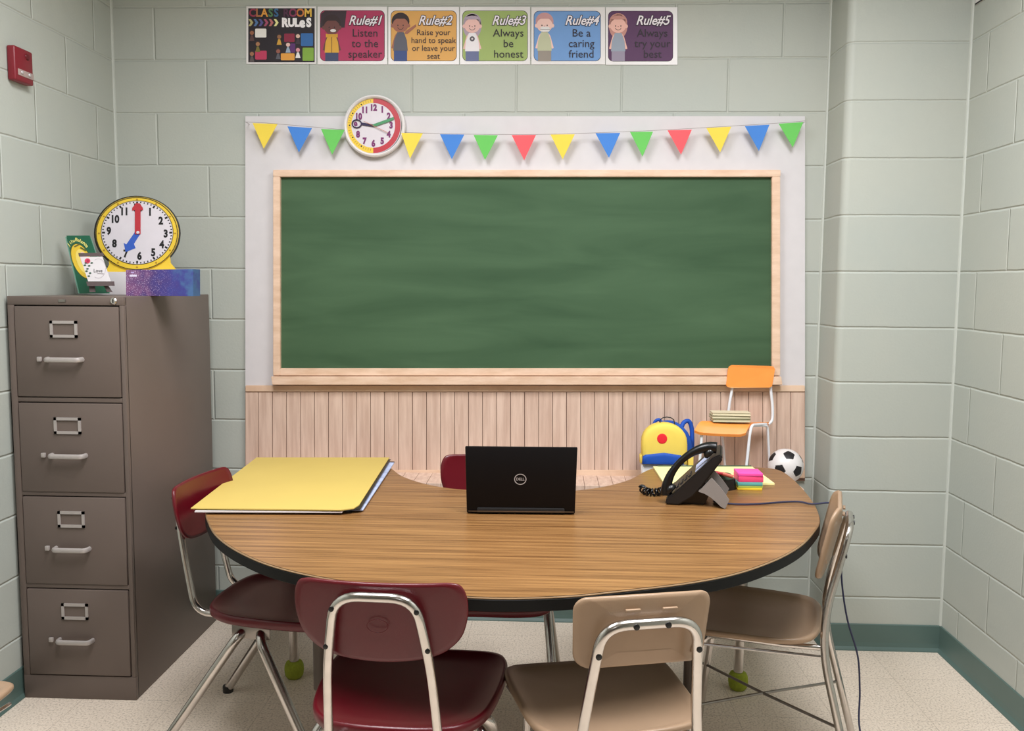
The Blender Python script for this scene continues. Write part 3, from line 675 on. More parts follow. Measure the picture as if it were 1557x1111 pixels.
# stapler and marker behind the stand
st = empty('desk_tape_holder', (.565, 2.82, TZ), .5, 'small rounded black desk holder between the telephone and the sticky notes', 'desk holder')
bm = bmesh.new(); hexa(bm, [(x, y, 0) for x, y in rrect2(-.035, -.028, .035, .028, .02)], [(x*.92, y*.9, .034) for x, y in rrect2(-.035, -.028, .035, .028, .02)]); bmesh.ops.recalc_face_normals(bm, faces=bm.faces)
link('holder_body', bm, M['black'], st, smooth=True)
bm = bmesh.new(); hexa(bm, [(x, y, .034) for x, y in rrect2(-.03, -.018, .03, .018, .012)], [(x*.8-.006, y*.8, .05) for x, y in rrect2(-.03, -.018, .03, .018, .012)]); bmesh.ops.recalc_face_normals(bm, faces=bm.faces)
link('lid', bm, M['leaf'], st, smooth=True, label='dark green grey lid')
mk = empty('red_marker', (.552, 2.79, TZ+.052), 0, 'red marker pen lying on the black desk holder by the telephone', 'pen')
mtube('barrel', [(-.045, .005, .010), (.0, .0, .0035)], .0052, M['cred'], mk, 10); mtube('cap', [(.0, 0, .0035), (.032, -.004, -.005)], .0058, cmat((214, 112, 92), .4), mk, 10, label='pale red cap')

# ---------------------------------------------------------------- things on the filing cabinet
CZ = CT+.0005
# green picture book leaning in the corner
YB = 3.0
bk = empty('picture_book', tuple(at(150, 445, Y=YB)), 0, 'green picture book with a yellow oval cover leaning in the corner on the cabinet', 'book')
def rel(o): return Vector(o.location)
def pxp(name, pts, Y, th, m, parent, label=None, bev=0):
    bm = bmesh.new(); a = [at(u, v, Y=Y+dy)-rel(parent) for u, v, dy in [(q+(0,))[:3] for q in pts]]; hexa(bm, a, [p+Vector((0, th, 0)) for p in a]); bmesh.ops.recalc_face_normals(bm, faces=bm.faces)
    if bev: bmesh.ops.bevel(bm, geom=list(bm.edges), offset=bev, segments=2, affect='EDGES')
    return link(name, bm, m, parent, smooth=bool(bev), label=label)
YBz = lambda v: YB + .04*(445-v)/90           # leans back
cvb = [(101, 358), (136, 358), (166, 446), (121, 446)]
bm = bmesh.new(); a = [at(u, v, Y=YBz(v))-rel(bk) for u, v in cvb]; hexa(bm, a, [p+Vector((0, .004, 0)) for p in a]); bmesh.ops.recalc_face_normals(bm, faces=bm.faces); link('cover', bm, M['bookgreen'], bk)
a = [at(u, v, Y=YBz(v)+.004)-rel(bk) for u, v in [(99, 360), (136, 361), (165, 446), (119, 446)]]
bm = bmesh.new(); hexa(bm, a, [p+Vector((0, .012, 0)) for p in a]); bmesh.ops.recalc_face_normals(bm, faces=bm.faces); link('pages', bm, cmat((120, 170, 150)), bk)
A = Art(lambda u, v, l: at(u, v, Y=YBz(v)-.0006*l)-rel(bk))
import math as _m
def tilt_ell(A, cx, cy, rx, ry, sk, m, layer, n=30): A.poly([(cx+rx*_m.cos(2*PI*i/n)+sk*(-ry*_m.sin(2*PI*i/n)), cy-ry*_m.sin(2*PI*i/n)) for i in range(n)], m, layer)
tilt_ell(A, 125, 397, 15.5, 27, .33, cmat((90, 84, 30)), 1); tilt_ell(A, 125, 397, 14.5, 26, .33, M['cyellow'], 2); tilt_ell(A, 127, 398, 10, 19, .33, cmat((238, 214, 110)), 3)
tilt_ell(A, 129, 396, 6, 13, .33, cmat((236, 190, 196)), 4); A.line(113, 375, 121, 371, 2.0, cmat((110, 100, 40)), 4); A.line(122, 376, 131, 381, 2.2, cmat((90, 96, 40)), 4); A.line(133, 408, 139, 415, 2.2, cmat((110, 100, 40)), 4)
A.done('cover_picture', bk, 'yellow oval picture')
A = Art(lambda u, v, l: at(u, v, Y=YBz(v)-.0006*l)-rel(bk))
for i, (chh, x, y, r_) in enumerate((('J', 104.5, 372, .7), ('i', 107, 369.2, .6), ('l', 109, 367.5, .45), ('u', 112, 366, .3), ('B', 116, 364.3, .05), ('a', 119.6, 365.2, -.1), ('l', 122, 366, -.2), ('a', 124.5, 367.4, -.35), ('n', 127.5, 369.2, -.5), ('c', 130, 371.5, -.6), ('e', 132, 374, -.75))):
    A.text(chh, x, y, 7.2, cmat((236, 226, 130)), 2, bold=.02, rot=r_)
A.done('cover_title', bk, 'pale yellow arched title')
# teaching clock
YC = 3.16
tc_ = empty('teaching_clock', tuple(at(212, 415, Y=YC)), 0, 'big round yellow teaching clock with red and blue hands standing on the cabinet', 'clock')
cxp, cyp, rx, ry = 208, 354.5, 62.5, 55.5
def ellp(cx, cy, rx, ry, n=56): return [(cx+rx*math.cos(2*PI*i/n), cy-ry*math.sin(2*PI*i/n)) for i in range(n)]
YCz = lambda v: YC + .03*(415-v)/115
def eplate(name, pts, dy, th, m, parent, Yf, label=None):
    bm = bmesh.new(); a = [at(u, v, Y=Yf(v)+dy)-rel(parent) for u, v in pts]; hexa(bm, a, [p+Vector((0, th, 0)) for p in a]); bmesh.ops.recalc_face_normals(bm, faces=bm.faces)
    return link(name, bm, m, parent, label=label)
foot = [(165, 392), (166, 402), (160, 414), (267, 409.5), (259, 400), (257, 385), (210, 370)]
eplate('back_shell', ellp(207, 354.5, 64.3, 57), .006, .02, M['dark'], tc_, YCz, 'black back shell')
eplate('foot', foot, .001, .006, M['cyellow'], tc_, YCz)
# support behind, down to the box
rim = eplate('rim', ellp(cxp, cyp, rx, ry), -.004, .009, M['cyellow'], tc_, YCz)
A = Art(lambda u, v, l: at(u, v, Y=YCz(v)-.0045-.0006*l)-rel(tc_))
fx, fy, frx, fry = 208.5, 353.5, 54.2, 47.8
A.arc(cxp, cyp+.3, rx-.2, ry-.2, 1.1, 0, 360, cmat((60, 52, 24)), 1, 60)
A.ell(fx, fy, frx+1, fry+1, cmat((70, 60, 30)), 1, 60); A.ell(fx, fy, frx, fry, M['cwhite'], 2, 60)
for i in range(60):
    t = 2*PI*i/60; big = i % 5 == 0; r0 = .90 if big else .94
    A.line(fx+frx*r0*math.sin(t), fy-fry*r0*math.cos(t), fx+frx*.985*math.sin(t), fy-fry*.985*math.cos(t), 2.7 if big else 1.8, M['ink'], 3)
for i in range(12):
    t = 2*PI*i/12; A.ell(fx-.2+58*math.sin(t), cyp-51.5*math.cos(t), 1.5, 1.2, cmat((176, 130, 40)), 2, 10)
for s_, x, y in (('1', 228, 322.5), ('2', 244.5, 336), ('3', 252, 355.5), ('4', 246, 372), ('5', 233, 384), ('6', 212, 389.5), ('7', 191, 386), ('8', 174, 370.5), ('9', 165.5, 351.5), ('10', 174.5, 333.5), ('11', 189, 322), ('12', 208.5, 316)):
    A.text(s_, x, y, 15.5, M['ink'], 3, bold=.05, sx=.86)
A.done('dial', tc_, 'white dial with black numerals and minute marks')
def hand(name, pts, m, layer, parent, Yf, label=None): return eplate(name, pts, -.0068-.002*layer, .0016, m, parent, Yf, label)
hand('minute_hand', [(205, 356), (213.5, 356), (213.5, 319), (217, 319.5), (217, 316), (212, 309), (206.5, 309), (201, 316), (201, 320), (205, 319)], M['cred'], 1, tc_, YCz, 'red minute hand')
hand('hour_hand', [(205.5, 352), (212.5, 356.5), (203.5, 370.5), (206, 377), (191, 383), (188, 369), (192, 371.5)], M['cblue'], 0, tc_, YCz, 'blue hour hand')
eplate('centre_pin', ellp(209.5, 353.2, 2.4, 2.2, 14), -.0105, .003, M['cwhite'], tc_, YCz)
# white box that carries the clock
pA = at(150, 414, Y=3.12); wb = tag(mbox('white_box', (-.185, -.035, 0), (.125, .10, at(200, 413, Y=3.16).z-CZ-.001), M['paper'], None, .002), 'low white box under the teaching clock', 'box'); wb.location = (-1.475, 3.15, CZ)
# easel with the card
ez = empty('mini_easel', tuple(at(150, 444, Y=2.90)), 0, 'tiny dark wooden easel standing at the front of the cabinet top', 'easel')
YE = lambda v: 2.90 + .03*(444-v)/60
eplate('top_bar', [(120, 390), (157, 389), (155, 384), (119, 384.5)], -.002, .006, M['easel'], ez, YE)
eplate('ledge', [(133, 435), (171, 434.5), (170, 427.5), (131, 428)], -.012, .016, M['easel'], ez, YE)
for p in ([(136, 444), (144, 444), (143, 434), (135, 434)], [(163, 444), (170, 444), (163, 433.5), (157, 433.5)]): eplate('leg', p, -.001, .006, M['easel'], ez, YE)
bm = bmesh.new(); q0 = at(150, 392, Y=2.93)-rel(ez); tube(bm, [q0, q0+Vector((.0, .05, -(q0.z)))], .003, 6); link('rear_leg', bm, M['easel'], ez)
cardp = [(122, 390.5), (155.5, 390), (168, 427.5), (134, 427.5)]
crd = empty('rose_card', tuple(at(145, 427, Y=2.90)), 0, 'white card with a red rose and the word Love resting on the mini easel', 'card')
eplate('sheet', cardp, -.0045, .0016, M['paper'], crd, YE)
A = Art(lambda u, v, l: at(u, v, Y=YE(v)-.0046-.0005*l)-rel(crd))
A.arc(149.5, 408, 11.5, 15, .7, -120, 120, cmat((190, 180, 186)), 1); A.ell(133, 396.5, 4.3, 4.0, cmat((214, 66, 96)), 2, 16); A.ell(133.6, 396.2, 2.3, 2.0, cmat((180, 40, 76)), 3, 12)
for x, y in ((139.5, 399.5), (129, 403), (135.5, 404), (133, 408.5), (131.5, 412), (137, 415), (135, 419.5), (130.5, 399.5)): A.ell(x, y, 2.0, 1.2, M['leaf'], 2, 10)
A.text('Love', 149, 411.5, 7.4, M['ink'], 2, sx=.95); A.line(148, 415.3, 158, 416.0, .7, cmat((150, 140, 146)), 2)
A.done('printed_rose', crd)
# purple glitter box
gb = empty('glitter_box', tuple(at(243, 444, Y=2.99)), 0, 'long purple and blue glitter box lying at the front of the cabinet top', 'box')
gp = [at(191.5, 444, Y=2.93), at(293.5, 443.6, Y=2.93), at(293.5, 409, Y=2.93), at(191.5, 410, Y=2.93)]
bm = bmesh.new(); a = [p-rel(gb) for p in gp]; z0 = CZ-rel(gb).z
for q in (a[0], a[1]): q.z = z0
hexa(bm, a, [p+Vector((0, .06, 0)) for p in a]); bmesh.ops.recalc_face_normals(bm, faces=bm.faces); link('carton', bm, M['glitter'], gb)
A = Art(lambda u, v, l: at(u, v, Y=2.93-.0005*l)-rel(gb)); A.rect(197, 417.5, 208, 420.5, cmat((225, 215, 240)), 1); A.rect(199, 413, 204, 415, cmat((190, 170, 220)), 1); A.done('carton_label', gb)

# ---------------------------------------------------------------- fire alarm on the left wall and sign on the right wall
ya, yb = at(9, 80, X=XL).y, at(37, 80, X=XL).y
za, zb = at(10, 62, X=XL+.03).z, at(12, 116, X=XL+.03).z
al = empty('fire_alarm', (XL, (ya+yb)/2, zb), 0, 'red fire alarm unit high on the left wall above the filing cabinet', 'fire alarm')
w = (yb-ya)/2; hh = za-zb
bm = bmesh.new(); box(bm, (.0005, -w, 0), (.028, w, hh), .006, 3); link('housing', bm, M['red'], al, smooth=True)
bm = bmesh.new(); box(bm, (.024, -w*.72, hh*.17), (.0300, w*.98, hh*.36), .002); ln = link('strobe_lens', bm, cmat((168, 148, 142), .3), al, smooth=True, label='clear strobe lens band')
for y in (-.35, .45):
    bm = bmesh.new(); lathe(bm, [(0, 0), (.006, 0), (.004, .003), (0, .004)], 12, Matrix.Translation((.031, y*w, hh*.27)) @ Matrix.Rotation(PI/2, 4, 'Y')); link('flash_tube', bm, M['silver'], ln, smooth=True)
bm = bmesh.new(); lathe(bm, [(0, 0), (.011, 0), (.009, .004), (0, .005)], 16, Matrix.Translation((.028, w*.35, hh*.8)) @ Matrix.Rotation(PI/2, 4, 'Y')); link('sounder', bm, M['maroon'], al, smooth=True)
# sign (only its lower corner is in view)
s0 = at(1484.5, 8, X=XR); sg = empty('wall_sign', (XR, s0.y, s0.z), 0, 'corner of a small white sign with black border high on the right wall', 'sign')
bm = bmesh.new(); box(bm, (-.004, -.30, 0), (-.0005, .0, .20)); link('sign_plate', bm, M['white'], sg)
A = Art(lambda u, v, l: Vector((-.004-.0005*l, u, v)))
for (y0_, z0_, y1_, z1_) in ((-.30, 0, 0, .006), (-.30, .194, 0, .20)): A.rect(y0_, z0_, y1_, z1_, M['ink'], 1)
A.rect(-.06, .018, -.012, .06, M['ink'], 1)
A.done('sign_border', sg)

# ---------------------------------------------------------------- wall clock
YW = D-.05
wc = empty('wall_clock', tuple(at(568, 190, Y=D)), 0, 'round white wall clock with half yellow half red ring above the chalkboard', 'clock')
Yc_ = lambda v: YW
bm = bmesh.new(); n = 64; prof = [(46.8, -.0165), (47.2, -.019), (47.2, -.03), (46.6, -.038), (44.6, -.042), (42.4, -.038), (41.6, -.030)]
R_ = []
for rr, dy in prof: R_.append([bm.verts.new(at(568+rr*math.cos(2*PI*i/n), 190.2-rr*1.01*math.sin(2*PI*i/n), Y=D-.05+.0)+Vector((0, .05+dy-.001, 0))-rel(wc)) for i in range(n)])
for A_, B_ in zip(R_, R_[1:]):
    for k in range(n): bm.faces.new([A_[k], A_[(k+1) % n], B_[(k+1) % n], B_[k]])
bm.faces.new(R_[0]); bmesh.ops.recalc_face_normals(bm, faces=bm.faces); link('case', bm, M['white'], wc, smooth=True)
q = at(568, 160, Y=D)-rel(wc); mbox('hanging_bracket', (q.x-.012, q.y-.0175, q.z-.012), (q.x+.012, q.y-.0005, q.z+.012), M['grey'], wc, .001)
YF = D-.030
wf = lambda u, v, l: at(u, v, Y=YF-.0006*l)-rel(wc)
A = Art(wf); cx, cy = 567.5, 190.5
A.ell(cx, cy, 42.6, 43.0, M['cwhite'], 0, 60)
A.arc(cx, cy, 41.5, 42.2, 8.2, 90, 270, M['cyellow'], 1, 30); A.arc(cx, cy, 41.5, 42.2, 8.2, -90, 90, M['cred'], 1, 30)
for i in range(31, 60):
    t = 2*PI*i/60; r0 = 35.5
    if i % 5 == 0: A.ell(cx+36*math.sin(t), cy-36.5*math.cos(t), 1.2, 1.2, M['ink'], 2, 10)
    else: A.line(cx+35*math.sin(t), cy-35.5*math.cos(t), cx+38.5*math.sin(t), cy-39*math.cos(t), .45, cmat((120, 100, 40)), 2)
for i in range(1, 13):
    t = 2*PI*i/12; r_ = 27.0 if i not in (10, 11, 12) else 26.2
    A.text(str(i), cx+.2+r_*math.sin(t)*1.0, cy+.2-r_*math.cos(t)*1.02, 13, M['purple'], 2, bold=.06, sx=.82)
A.done('dial', wc, 'white dial with purple numerals and a yellow and red ring')
hand2 = lambda name, pts, m, dy, label=None: (lambda bm: (hexa(bm, [at(u, v, Y=YF-dy)-rel(wc) for u, v in pts], [at(u, v, Y=YF-dy)+Vector((0, .0012, 0))-rel(wc) for u, v in pts]), bmesh.ops.recalc_face_normals(bm, faces=bm.faces), link(name, bm, m, wc, label=label)))(bmesh.new())
hand2('minute_hand', [(566, 189.3), (598.5, 177.6), (599, 181.3), (591, 185), (567.5, 193)], M['cgreen'], .006, 'green minute hand')
hand2('second_hand', [(553, 184.5), (553.5, 184), (590, 201.3), (589.6, 202)], cmat((190, 120, 100)), .008)
bm = bmesh.new(); n = 24
tube(bm, [at(542.5+7*math.cos(2*PI*i/n), 188-6*math.sin(2*PI*i/n), Y=YF-.0045)-rel(wc) for i in range(n)], .0024, 6, closed=True)
a = [at(u, v, Y=YF-.0045)-rel(wc) for u, v in ((549, 186), (568, 189), (568.5, 193), (549, 190))]; hexa(bm, a, [p+Vector((0, .0012, 0)) for p in a])
link('hour_hand', bm, cmat((40, 28, 70)), wc, label='dark hour hand with a ring end')

# ---------------------------------------------------------------- backdrop panel with wainscot
YP = D-.012
dp = empty('backdrop_panel', tuple(at(798, 726, Y=D)), 0, 'large white wall panel with pale wooden wainscot behind the chalkboard', 'panel')
def pl(name, pts, Yf, Yb, m, parent, label=None, bev=0):
    bm = bmesh.new(); a = [at(u, v, Y=Yf)-rel(parent) for u, v in pts]; hexa(bm, a, [Vector((p.x, Yb-rel(parent).y, p.z)) for p in a]); bmesh.ops.recalc_face_normals(bm, faces=bm.faces)
    if bev: bmesh.ops.bevel(bm, geom=list(bm.edges), offset=bev, segments=2, affect='EDGES')
    return link(name, bm, m, parent, smooth=bool(bev), label=label)
def R4(x0, y0, x1, y1): return [(x0, y1), (x1, y1), (x1, y0), (x0, y0)]
pl('painted_board', R4(373, 176.5, 1224, 590), YP, D-.0005, M['panel'], dp)
bd = bmesh.new(); xs = [373]+[393+21.3*i for i in range(39)]+[1224]
for x0, x1 in zip(xs, xs[1:]):
    if x1-x0 < 3: continue
    a = [at(u, v, Y=YP-.006)-rel(dp) for u, v in R4(x0+.45, 596, x1-.45, 716)]; hexa(bd, a, [p+Vector((0, .006, 0)) for p in a])
bmesh.ops.recalc_face_normals(bd, faces=bd.faces); link('wainscot_boards', bd, M['plank'], dp, label='vertical pale wooden boards')
pl('wainscot_backing', R4(373, 588, 1224, 731), YP, D-.0005, M['groove'], dp)
pl('wainscot_rail', R4(373, 586, 1224, 595.5), YP-.011, YP, M['board_wood'], dp, 'pale wooden top rail', .002)
pl('wainscot_skirting', R4(373, 714.5, 1224, 727), YP-.010, YP, M['board_wood'], dp, None, .002)
# wooden ledge with planks running outward
LZ = .612; lx0, lx1 = at(373, 726, Y=3.49).x, at(1224, 726, Y=3.49).x
LY0 = 3.303
bm = bmesh.new(); nx = 41; wdt = (lx1-lx0)/nx
for i in range(nx-1): box(bm, (lx0+i*wdt+.0007-rel(dp).x, LY0-rel(dp).y, LZ-.02-rel(dp).z), (lx0+(i+1)*wdt-.0007-rel(dp).x, YP-rel(dp).y, LZ-rel(dp).z), .0008, 1)
link('ledge_planks', bm, M['plank'], dp, label='wooden plank ledge along the bottom')
bm = bmesh.new()
for x in (lx0+.15, (lx0+lx1)/2-.4, (lx0+lx1)/2+.4, lx1-.2):
    hexa(bm, [(x-.01-rel(dp).x, y-rel(dp).y, z-rel(dp).z) for y, z in ((D-.001, LZ-.02), (LY0+.03, LZ-.02), (D-.001, LZ-.13))], [(x+.01-rel(dp).x, y-rel(dp).y, z-rel(dp).z) for y, z in ((D-.001, LZ-.02), (LY0+.03, LZ-.02), (D-.001, LZ-.13))])
bmesh.ops.recalc_face_normals(bm, faces=bm.faces); link('ledge_brackets', bm, M['board_wood'], dp)
# ---------------------------------------------------------------- chalkboard
cb = empty('chalkboard', tuple(at(800, 586, Y=D-.02)), 0, 'long green chalkboard in a pale wooden frame on the back wall', 'chalkboard')
YK = YP-.030
pl('writing_surface', R4(424, 267, 1175, 562), YP-.012, YP-.0005, M['greenboard'], cb, 'green chalk smeared surface')
pl('frame_top', R4(415, 258, 1187, 268.5), YK, YP-.0005, M['frame_wood'], cb, None, .002)
pl('frame_side', [(415, 586), (425.5, 572), (425.5, 268.5), (415, 268.5)][:0] or R4(415, 268.5, 425.5, 571), YK, YP-.0005, M['frame_wood'], cb, None, .002)
pl('frame_side', R4(1174, 268.5, 1186.5, 571), YK, YP-.0005, M['frame_wood'], cb, None, .002)
pl('frame_bottom', R4(425.5, 560, 1174, 571), YK, YP-.0005, M['frame_wood'], cb, None, .002)
pl('chalk_ledge', [(414, 585), (1190, 585), (1188, 572.5), (412, 572.5)], YK-.014, YP-.0005, M['frame_wood'], cb, 'pale wooden chalk ledge', .0015)
# ---------------------------------------------------------------- bunting
bn = empty('bunting', tuple(at(798, 205, Y=D-.03)), 0, 'string of coloured triangular flags hanging across the top of the white panel', 'bunting')
YU = D-.055
sp_ = [(373, 186), (403, 187.5), (456, 192), (506, 196.5), (568, 200.5), (627, 202.5), (687, 204.3), (738, 205), (797, 205.3), (855, 204.5), (924, 202), (976, 200), (1034, 197), (1094, 193.5), (1151, 190), (1203, 186.5), (1224, 184.5)]
sp_ = [q+(YU,) for q in sp_[:4]]+[(518, 197.6, D-.0142), (568, 200.5, D-.0142), (616, 202.2, D-.0142)]+[q+(YU,) for q in sp_[5:]]
mtube('string', [at(u, v-.8, Y=y_)-rel(bn) for u, v, y_ in sp_], .0009, cmat((150, 140, 140)), bn, 6)
for u in (373.5, 1223.5):
    q = at(u, 185.5, Y=YU)-rel(bn); bm = bmesh.new(); tube(bm, [q+Vector((0, -.003, 0)), q+Vector((0, YP-YU, 0))], .0015, 8); link('pin', bm, M['silver'], bn)
FL = [('yellow', 384, 422, 187, 188.5, 401, 226), ('blue', 437, 474.5, 192, 194.5, 454.5, 231.5), ('green', 488, 524, 196, 197.5, 505, 235), ('yellow', 610, 643, 202, 202.5, 623.5, 241), ('blue', 669, 706, 204, 204.5, 687, 242), ('green', 720, 757, 205, 205.5, 737.5, 243), ('red', 778, 815, 205.3, 205, 797, 243.5), ('yellow', 837, 874, 204.5, 204, 855.5, 242), ('blue', 905.5, 943, 202.5, 202, 926, 240), ('green', 958, 993, 200.5, 200, 977, 238), ('red', 1015, 1052, 198, 197, 1035.5, 235), ('yellow', 1074, 1112, 194.5, 192.5, 1095, 231.5), ('blue', 1132.5, 1170, 191.5, 189.5, 1154, 229.5), ('green', 1184, 1221.5, 188, 185.5, 1205.5, 224)]
for c_, x0, x1, y0, y1, tx, ty in FL:
    bm = bmesh.new(); a = [at(x0, y0, Y=YU)-rel(bn), at(tx, ty, Y=YU+.006)-rel(bn), at(x1, y1, Y=YU)-rel(bn)]
    hexa(bm, a, [p+Vector((0, .0012, 0)) for p in a]); bmesh.ops.recalc_face_normals(bm, faces=bm.faces); link('flag', bm, M['flag_'+c_], bn, label=c_+' flag')

# ---------------------------------------------------------------- posters
YS = D-.0035
def poster(x0, y0, x1, y1, label):
    o = empty('poster', tuple(at((x0+x1)/2, y1, Y=D)), 0, label, 'poster', 'classroom rule posters in a row above the chalkboard')
    bm = bmesh.new(); a = [at(u, v, Y=YS)-rel(o) for u, v in R4(x0, y0, x1, y1)]; hexa(bm, a, [Vector((p.x, D-.0008-rel(o).y, p.z)) for p in a]); bmesh.ops.recalc_face_normals(bm, faces=bm.faces)
    link('laminated_sheet', bm, M['white'], o); return o
def kid(o, cx, top, hair, skin, shirt, pants, longhair=False, arm=False, flower=False, bow=False):
    A = Art(lambda u, v, l: at(u, v, Y=YS-.0003*l)-rel(o)); K = cmat((40, 34, 40)); S = cmat(skin); H = cmat(hair)
    hy = top+19
    if longhair: A.ell(cx, hy+3, 14, 19, H, 3)
    A.ell(cx, hy-3.5, 13.6, 13.4, H, 3); A.ell(cx-12.2, hy+3, 2.6, 3, S, 4, 12); A.ell(cx+12.2, hy+3, 2.6, 3, S, 4, 12)
    A.ell(cx, hy+2, 12, 11, S, 5); A.ell(cx, hy-7.5, 11.5, 5.8, H, 6, 20, 0, 180)
    for dx in (-4, 4): A.ell(cx+dx, hy+2.5, .9, 1.1, K, 7, 8)
    A.arc(cx, hy+4, 5, 5, .7, 200, 340, K, 7, 10); A.ell(cx, hy+3.6, .8, .6, cmat((150, 90, 80)), 7, 8)
    by = hy+13; A.rect(cx-2.5, by-2, cx+2.5, by+3, S, 3)
    T = [(cx-5, by), (cx+5, by), (cx+9.5, by+12), (cx+11, by+28), (cx-11, by+28), (cx-9.5, by+12)]
    A.poly(list(reversed(T)), cmat(shirt), 5)
    B_ = y_bot[0]; A.rect(cx-10, by+28, cx+10, B_, cmat(pants), 4)
    A.poly(list(reversed([(cx-6, by+1), (cx-9, by+6), (cx-14, by+24), (cx-11, by+25), (cx-8, by+14)])), S, 4)
    if arm: A.poly(list(reversed([(cx+6, by+2), (cx+10, by+3), (cx+24, by-9), (cx+23, by-12), (cx+8, by-2)])), S, 6)
    else: A.poly(list(reversed([(cx+6, by+1), (cx+8, by+14), (cx+11, by+25), (cx+14, by+24), (cx+9, by+6)])), S, 4)
    if flower: A.ell(cx, by+9, 4, 4, cmat((90, 84, 90)), 6, 10); A.ell(cx, by+9, 1.5, 1.5, cmat((220, 210, 215)), 7, 8)
    if bow: A.poly(list(reversed([(cx-9, by-1), (cx, by+2), (cx+9, by-1), (cx+9, by+5), (cx, by+3), (cx-9, by+5)])), cmat((216, 160, 50)), 7); A.line(cx, by+4, cx, by+28, .7, K, 7); A.ell(cx+2, hy+7.5, 4.5, 2.4, M['white'], 8, 12)
    A.done('printed_child', o)
y_bot = [93]
def lettering(o, items, name='rule_text'):
    A = Art(lambda u, v, l: at(u, v, Y=YS-.0003*l)-rel(o))
    for it in items: A.text(it[0], it[1], it[2], it[3], it[4], it[5] if len(it) > 5 else 8, bold=it[6] if len(it) > 6 else .01, shear=it[7] if len(it) > 7 else 0, sx=it[8] if len(it) > 8 else 1)
    A.done(name, o)
# heading poster
o = poster(374.5, 9.5, 480.5, 97, 'black heading poster reading class room rules, leftmost in the row above the chalkboard')
A = Art(lambda u, v, l: at(u, v, Y=YS-.0003*l)-rel(o)); BK = cmat((34, 26, 34))
A.rect(377.5, 12.5, 478.5, 94.5, BK, 1)
cc = [(184, 176, 120), (84, 120, 170), (86, 84, 150), (170, 80, 110), (190, 110, 110), (236, 232, 160)]
for i, c_ in enumerate(cc):
    x = 377.8+7.7*i; A.poly(list(reversed([(x, 29), (x+3.6, 29), (x+7.4, 34.3), (x+3.6, 39.8), (x, 39.8), (x+3.2, 34.3)])), cmat(c_), 2)
for (x0, y0, x1, y1, c_) in ((388, 43.5, 405, 57, (236, 232, 226)), (388, 77, 405.5, 90.5, (190, 56, 92)), (432, 51, 448, 64, (140, 36, 64)), (457.5, 50.5, 476, 70, (48, 104, 168)), (441, 66, 449, 80, (92, 44, 110)), (427, 81, 448, 91.5, (226, 158, 66)), (460, 72.5, 477, 92.5, (128, 168, 62))):
    A.rrect(x0, y0, x1, y1, 1.5, cmat(c_), 2)
for (x, y, sk, sh) in ((383, 52, (150, 96, 70), (90, 60, 60)), (392, 69, (170, 120, 84), (120, 110, 50)), (383, 84, (160, 110, 80), (90, 80, 80)), (424.5, 58, (150, 104, 70), (210, 160, 60)), (438, 70, (230, 190, 180), (150, 170, 190)), (453, 57, (225, 190, 170), (60, 50, 60)), (423, 80, (150, 90, 76), (90, 90, 100)), (453, 78, (220, 150, 160), (235, 232, 232))):
    A.ell(x, y-3, 3.8, 3.8, cmat((60, 40, 40)), 3, 14); A.ell(x, y-2, 3.1, 3.1, cmat(sk), 4, 14); A.poly(list(reversed([(x-1.5, y+1.5), (x+1.5, y+1.5), (x+3.8, y+10), (x-3.8, y+10)])), cmat(sh), 4)
A.done('printed_panel', o, 'black panel with small children and coloured cards')
A = Art(lambda u, v, l: at(u, v, Y=YS-.0003*l)-rel(o))
for t_, x, c_ in (('C', 384, (150, 50, 76)), ('L', 392.5, (176, 110, 70)), ('A', 402, (226, 158, 66)), ('S', 411.5, (84, 130, 84)), ('S', 420, (56, 104, 150)), ('R', 435, (84, 44, 70)), ('O', 445.5, (140, 52, 90)), ('O', 456.5, (206, 120, 60)), ('M', 468.5, (236, 190, 76))):
    A.text(t_, x, 20, 17, cmat(c_), 5, bold=.03, sx=.9)
for t_, x, s_ in (('R', 433, 18), ('U', 443, 17), ('L', 451.5, 17), ('e', 459.5, 20), ('S', 469.5, 18)): A.text(t_, x, 34.8, s_, cmat((250, 246, 248)), 5, bold=.06, sx=.85)
A.done('lettering', o)
DK = cmat((40, 30, 40)); WH = cmat((238, 230, 236))
specs = [(483, 10, 588.5, 98, (176, 50, 92), 'pink rule poster with a child in a yellow hoodie, second from left in the row'),
         (590.5, 10.5, 698, 98, (222, 166, 88), 'orange rule poster with a child raising a hand, beside the pink one'),
         (699.5, 10.5, 806, 98, (158, 178, 104), 'green rule poster with a child in a white shirt'),
         (808, 11, 920, 98, (110, 152, 206), 'blue rule poster with a grinning child'),
         (921, 11, 1030, 98.5, (86, 48, 88), 'purple rule poster with a child in a grey dress, rightmost in the row')]
ps = []
for x0, y0, x1, y1, c_, lb in specs:
    o = poster(x0, y0, x1, y1, lb); A = Art(lambda u, v, l: at(u, v, Y=YS-.0003*l)-rel(o))
    rx0 = x0+3.5; rx1 = x1-(3.5 if x1 < 900 else 6.5)
    A.rrect(rx0, y0+5.5, rx1, y1-5, 8, cmat((60, 44, 54)), 1); A.rrect(rx0+.7, y0+6.2, rx1-.7, y1-5.7, 7.6, cmat(c_), 2); 
    if not ps: A.poly([(487, 42), (524, 42), (527, 16.5), (494, 16.5), (488, 21)], cmat((56, 40, 48)), 2.5)
    A.done('printed_panel', o, 'rounded colour panel'); ps.append(o)
kid(ps[0], 504.5, 20, (52, 34, 36), (110, 66, 62), (220, 166, 58), (60, 70, 104), bow=True)
kid(ps[1], 609, 17, (48, 30, 32), (164, 104, 84), (92, 92, 104), (56, 76, 130), arm=True)
kid(ps[2], 718, 18, (178, 160, 176), (238, 192, 184), (238, 232, 236), (104, 112, 150), longhair=True, flower=True)
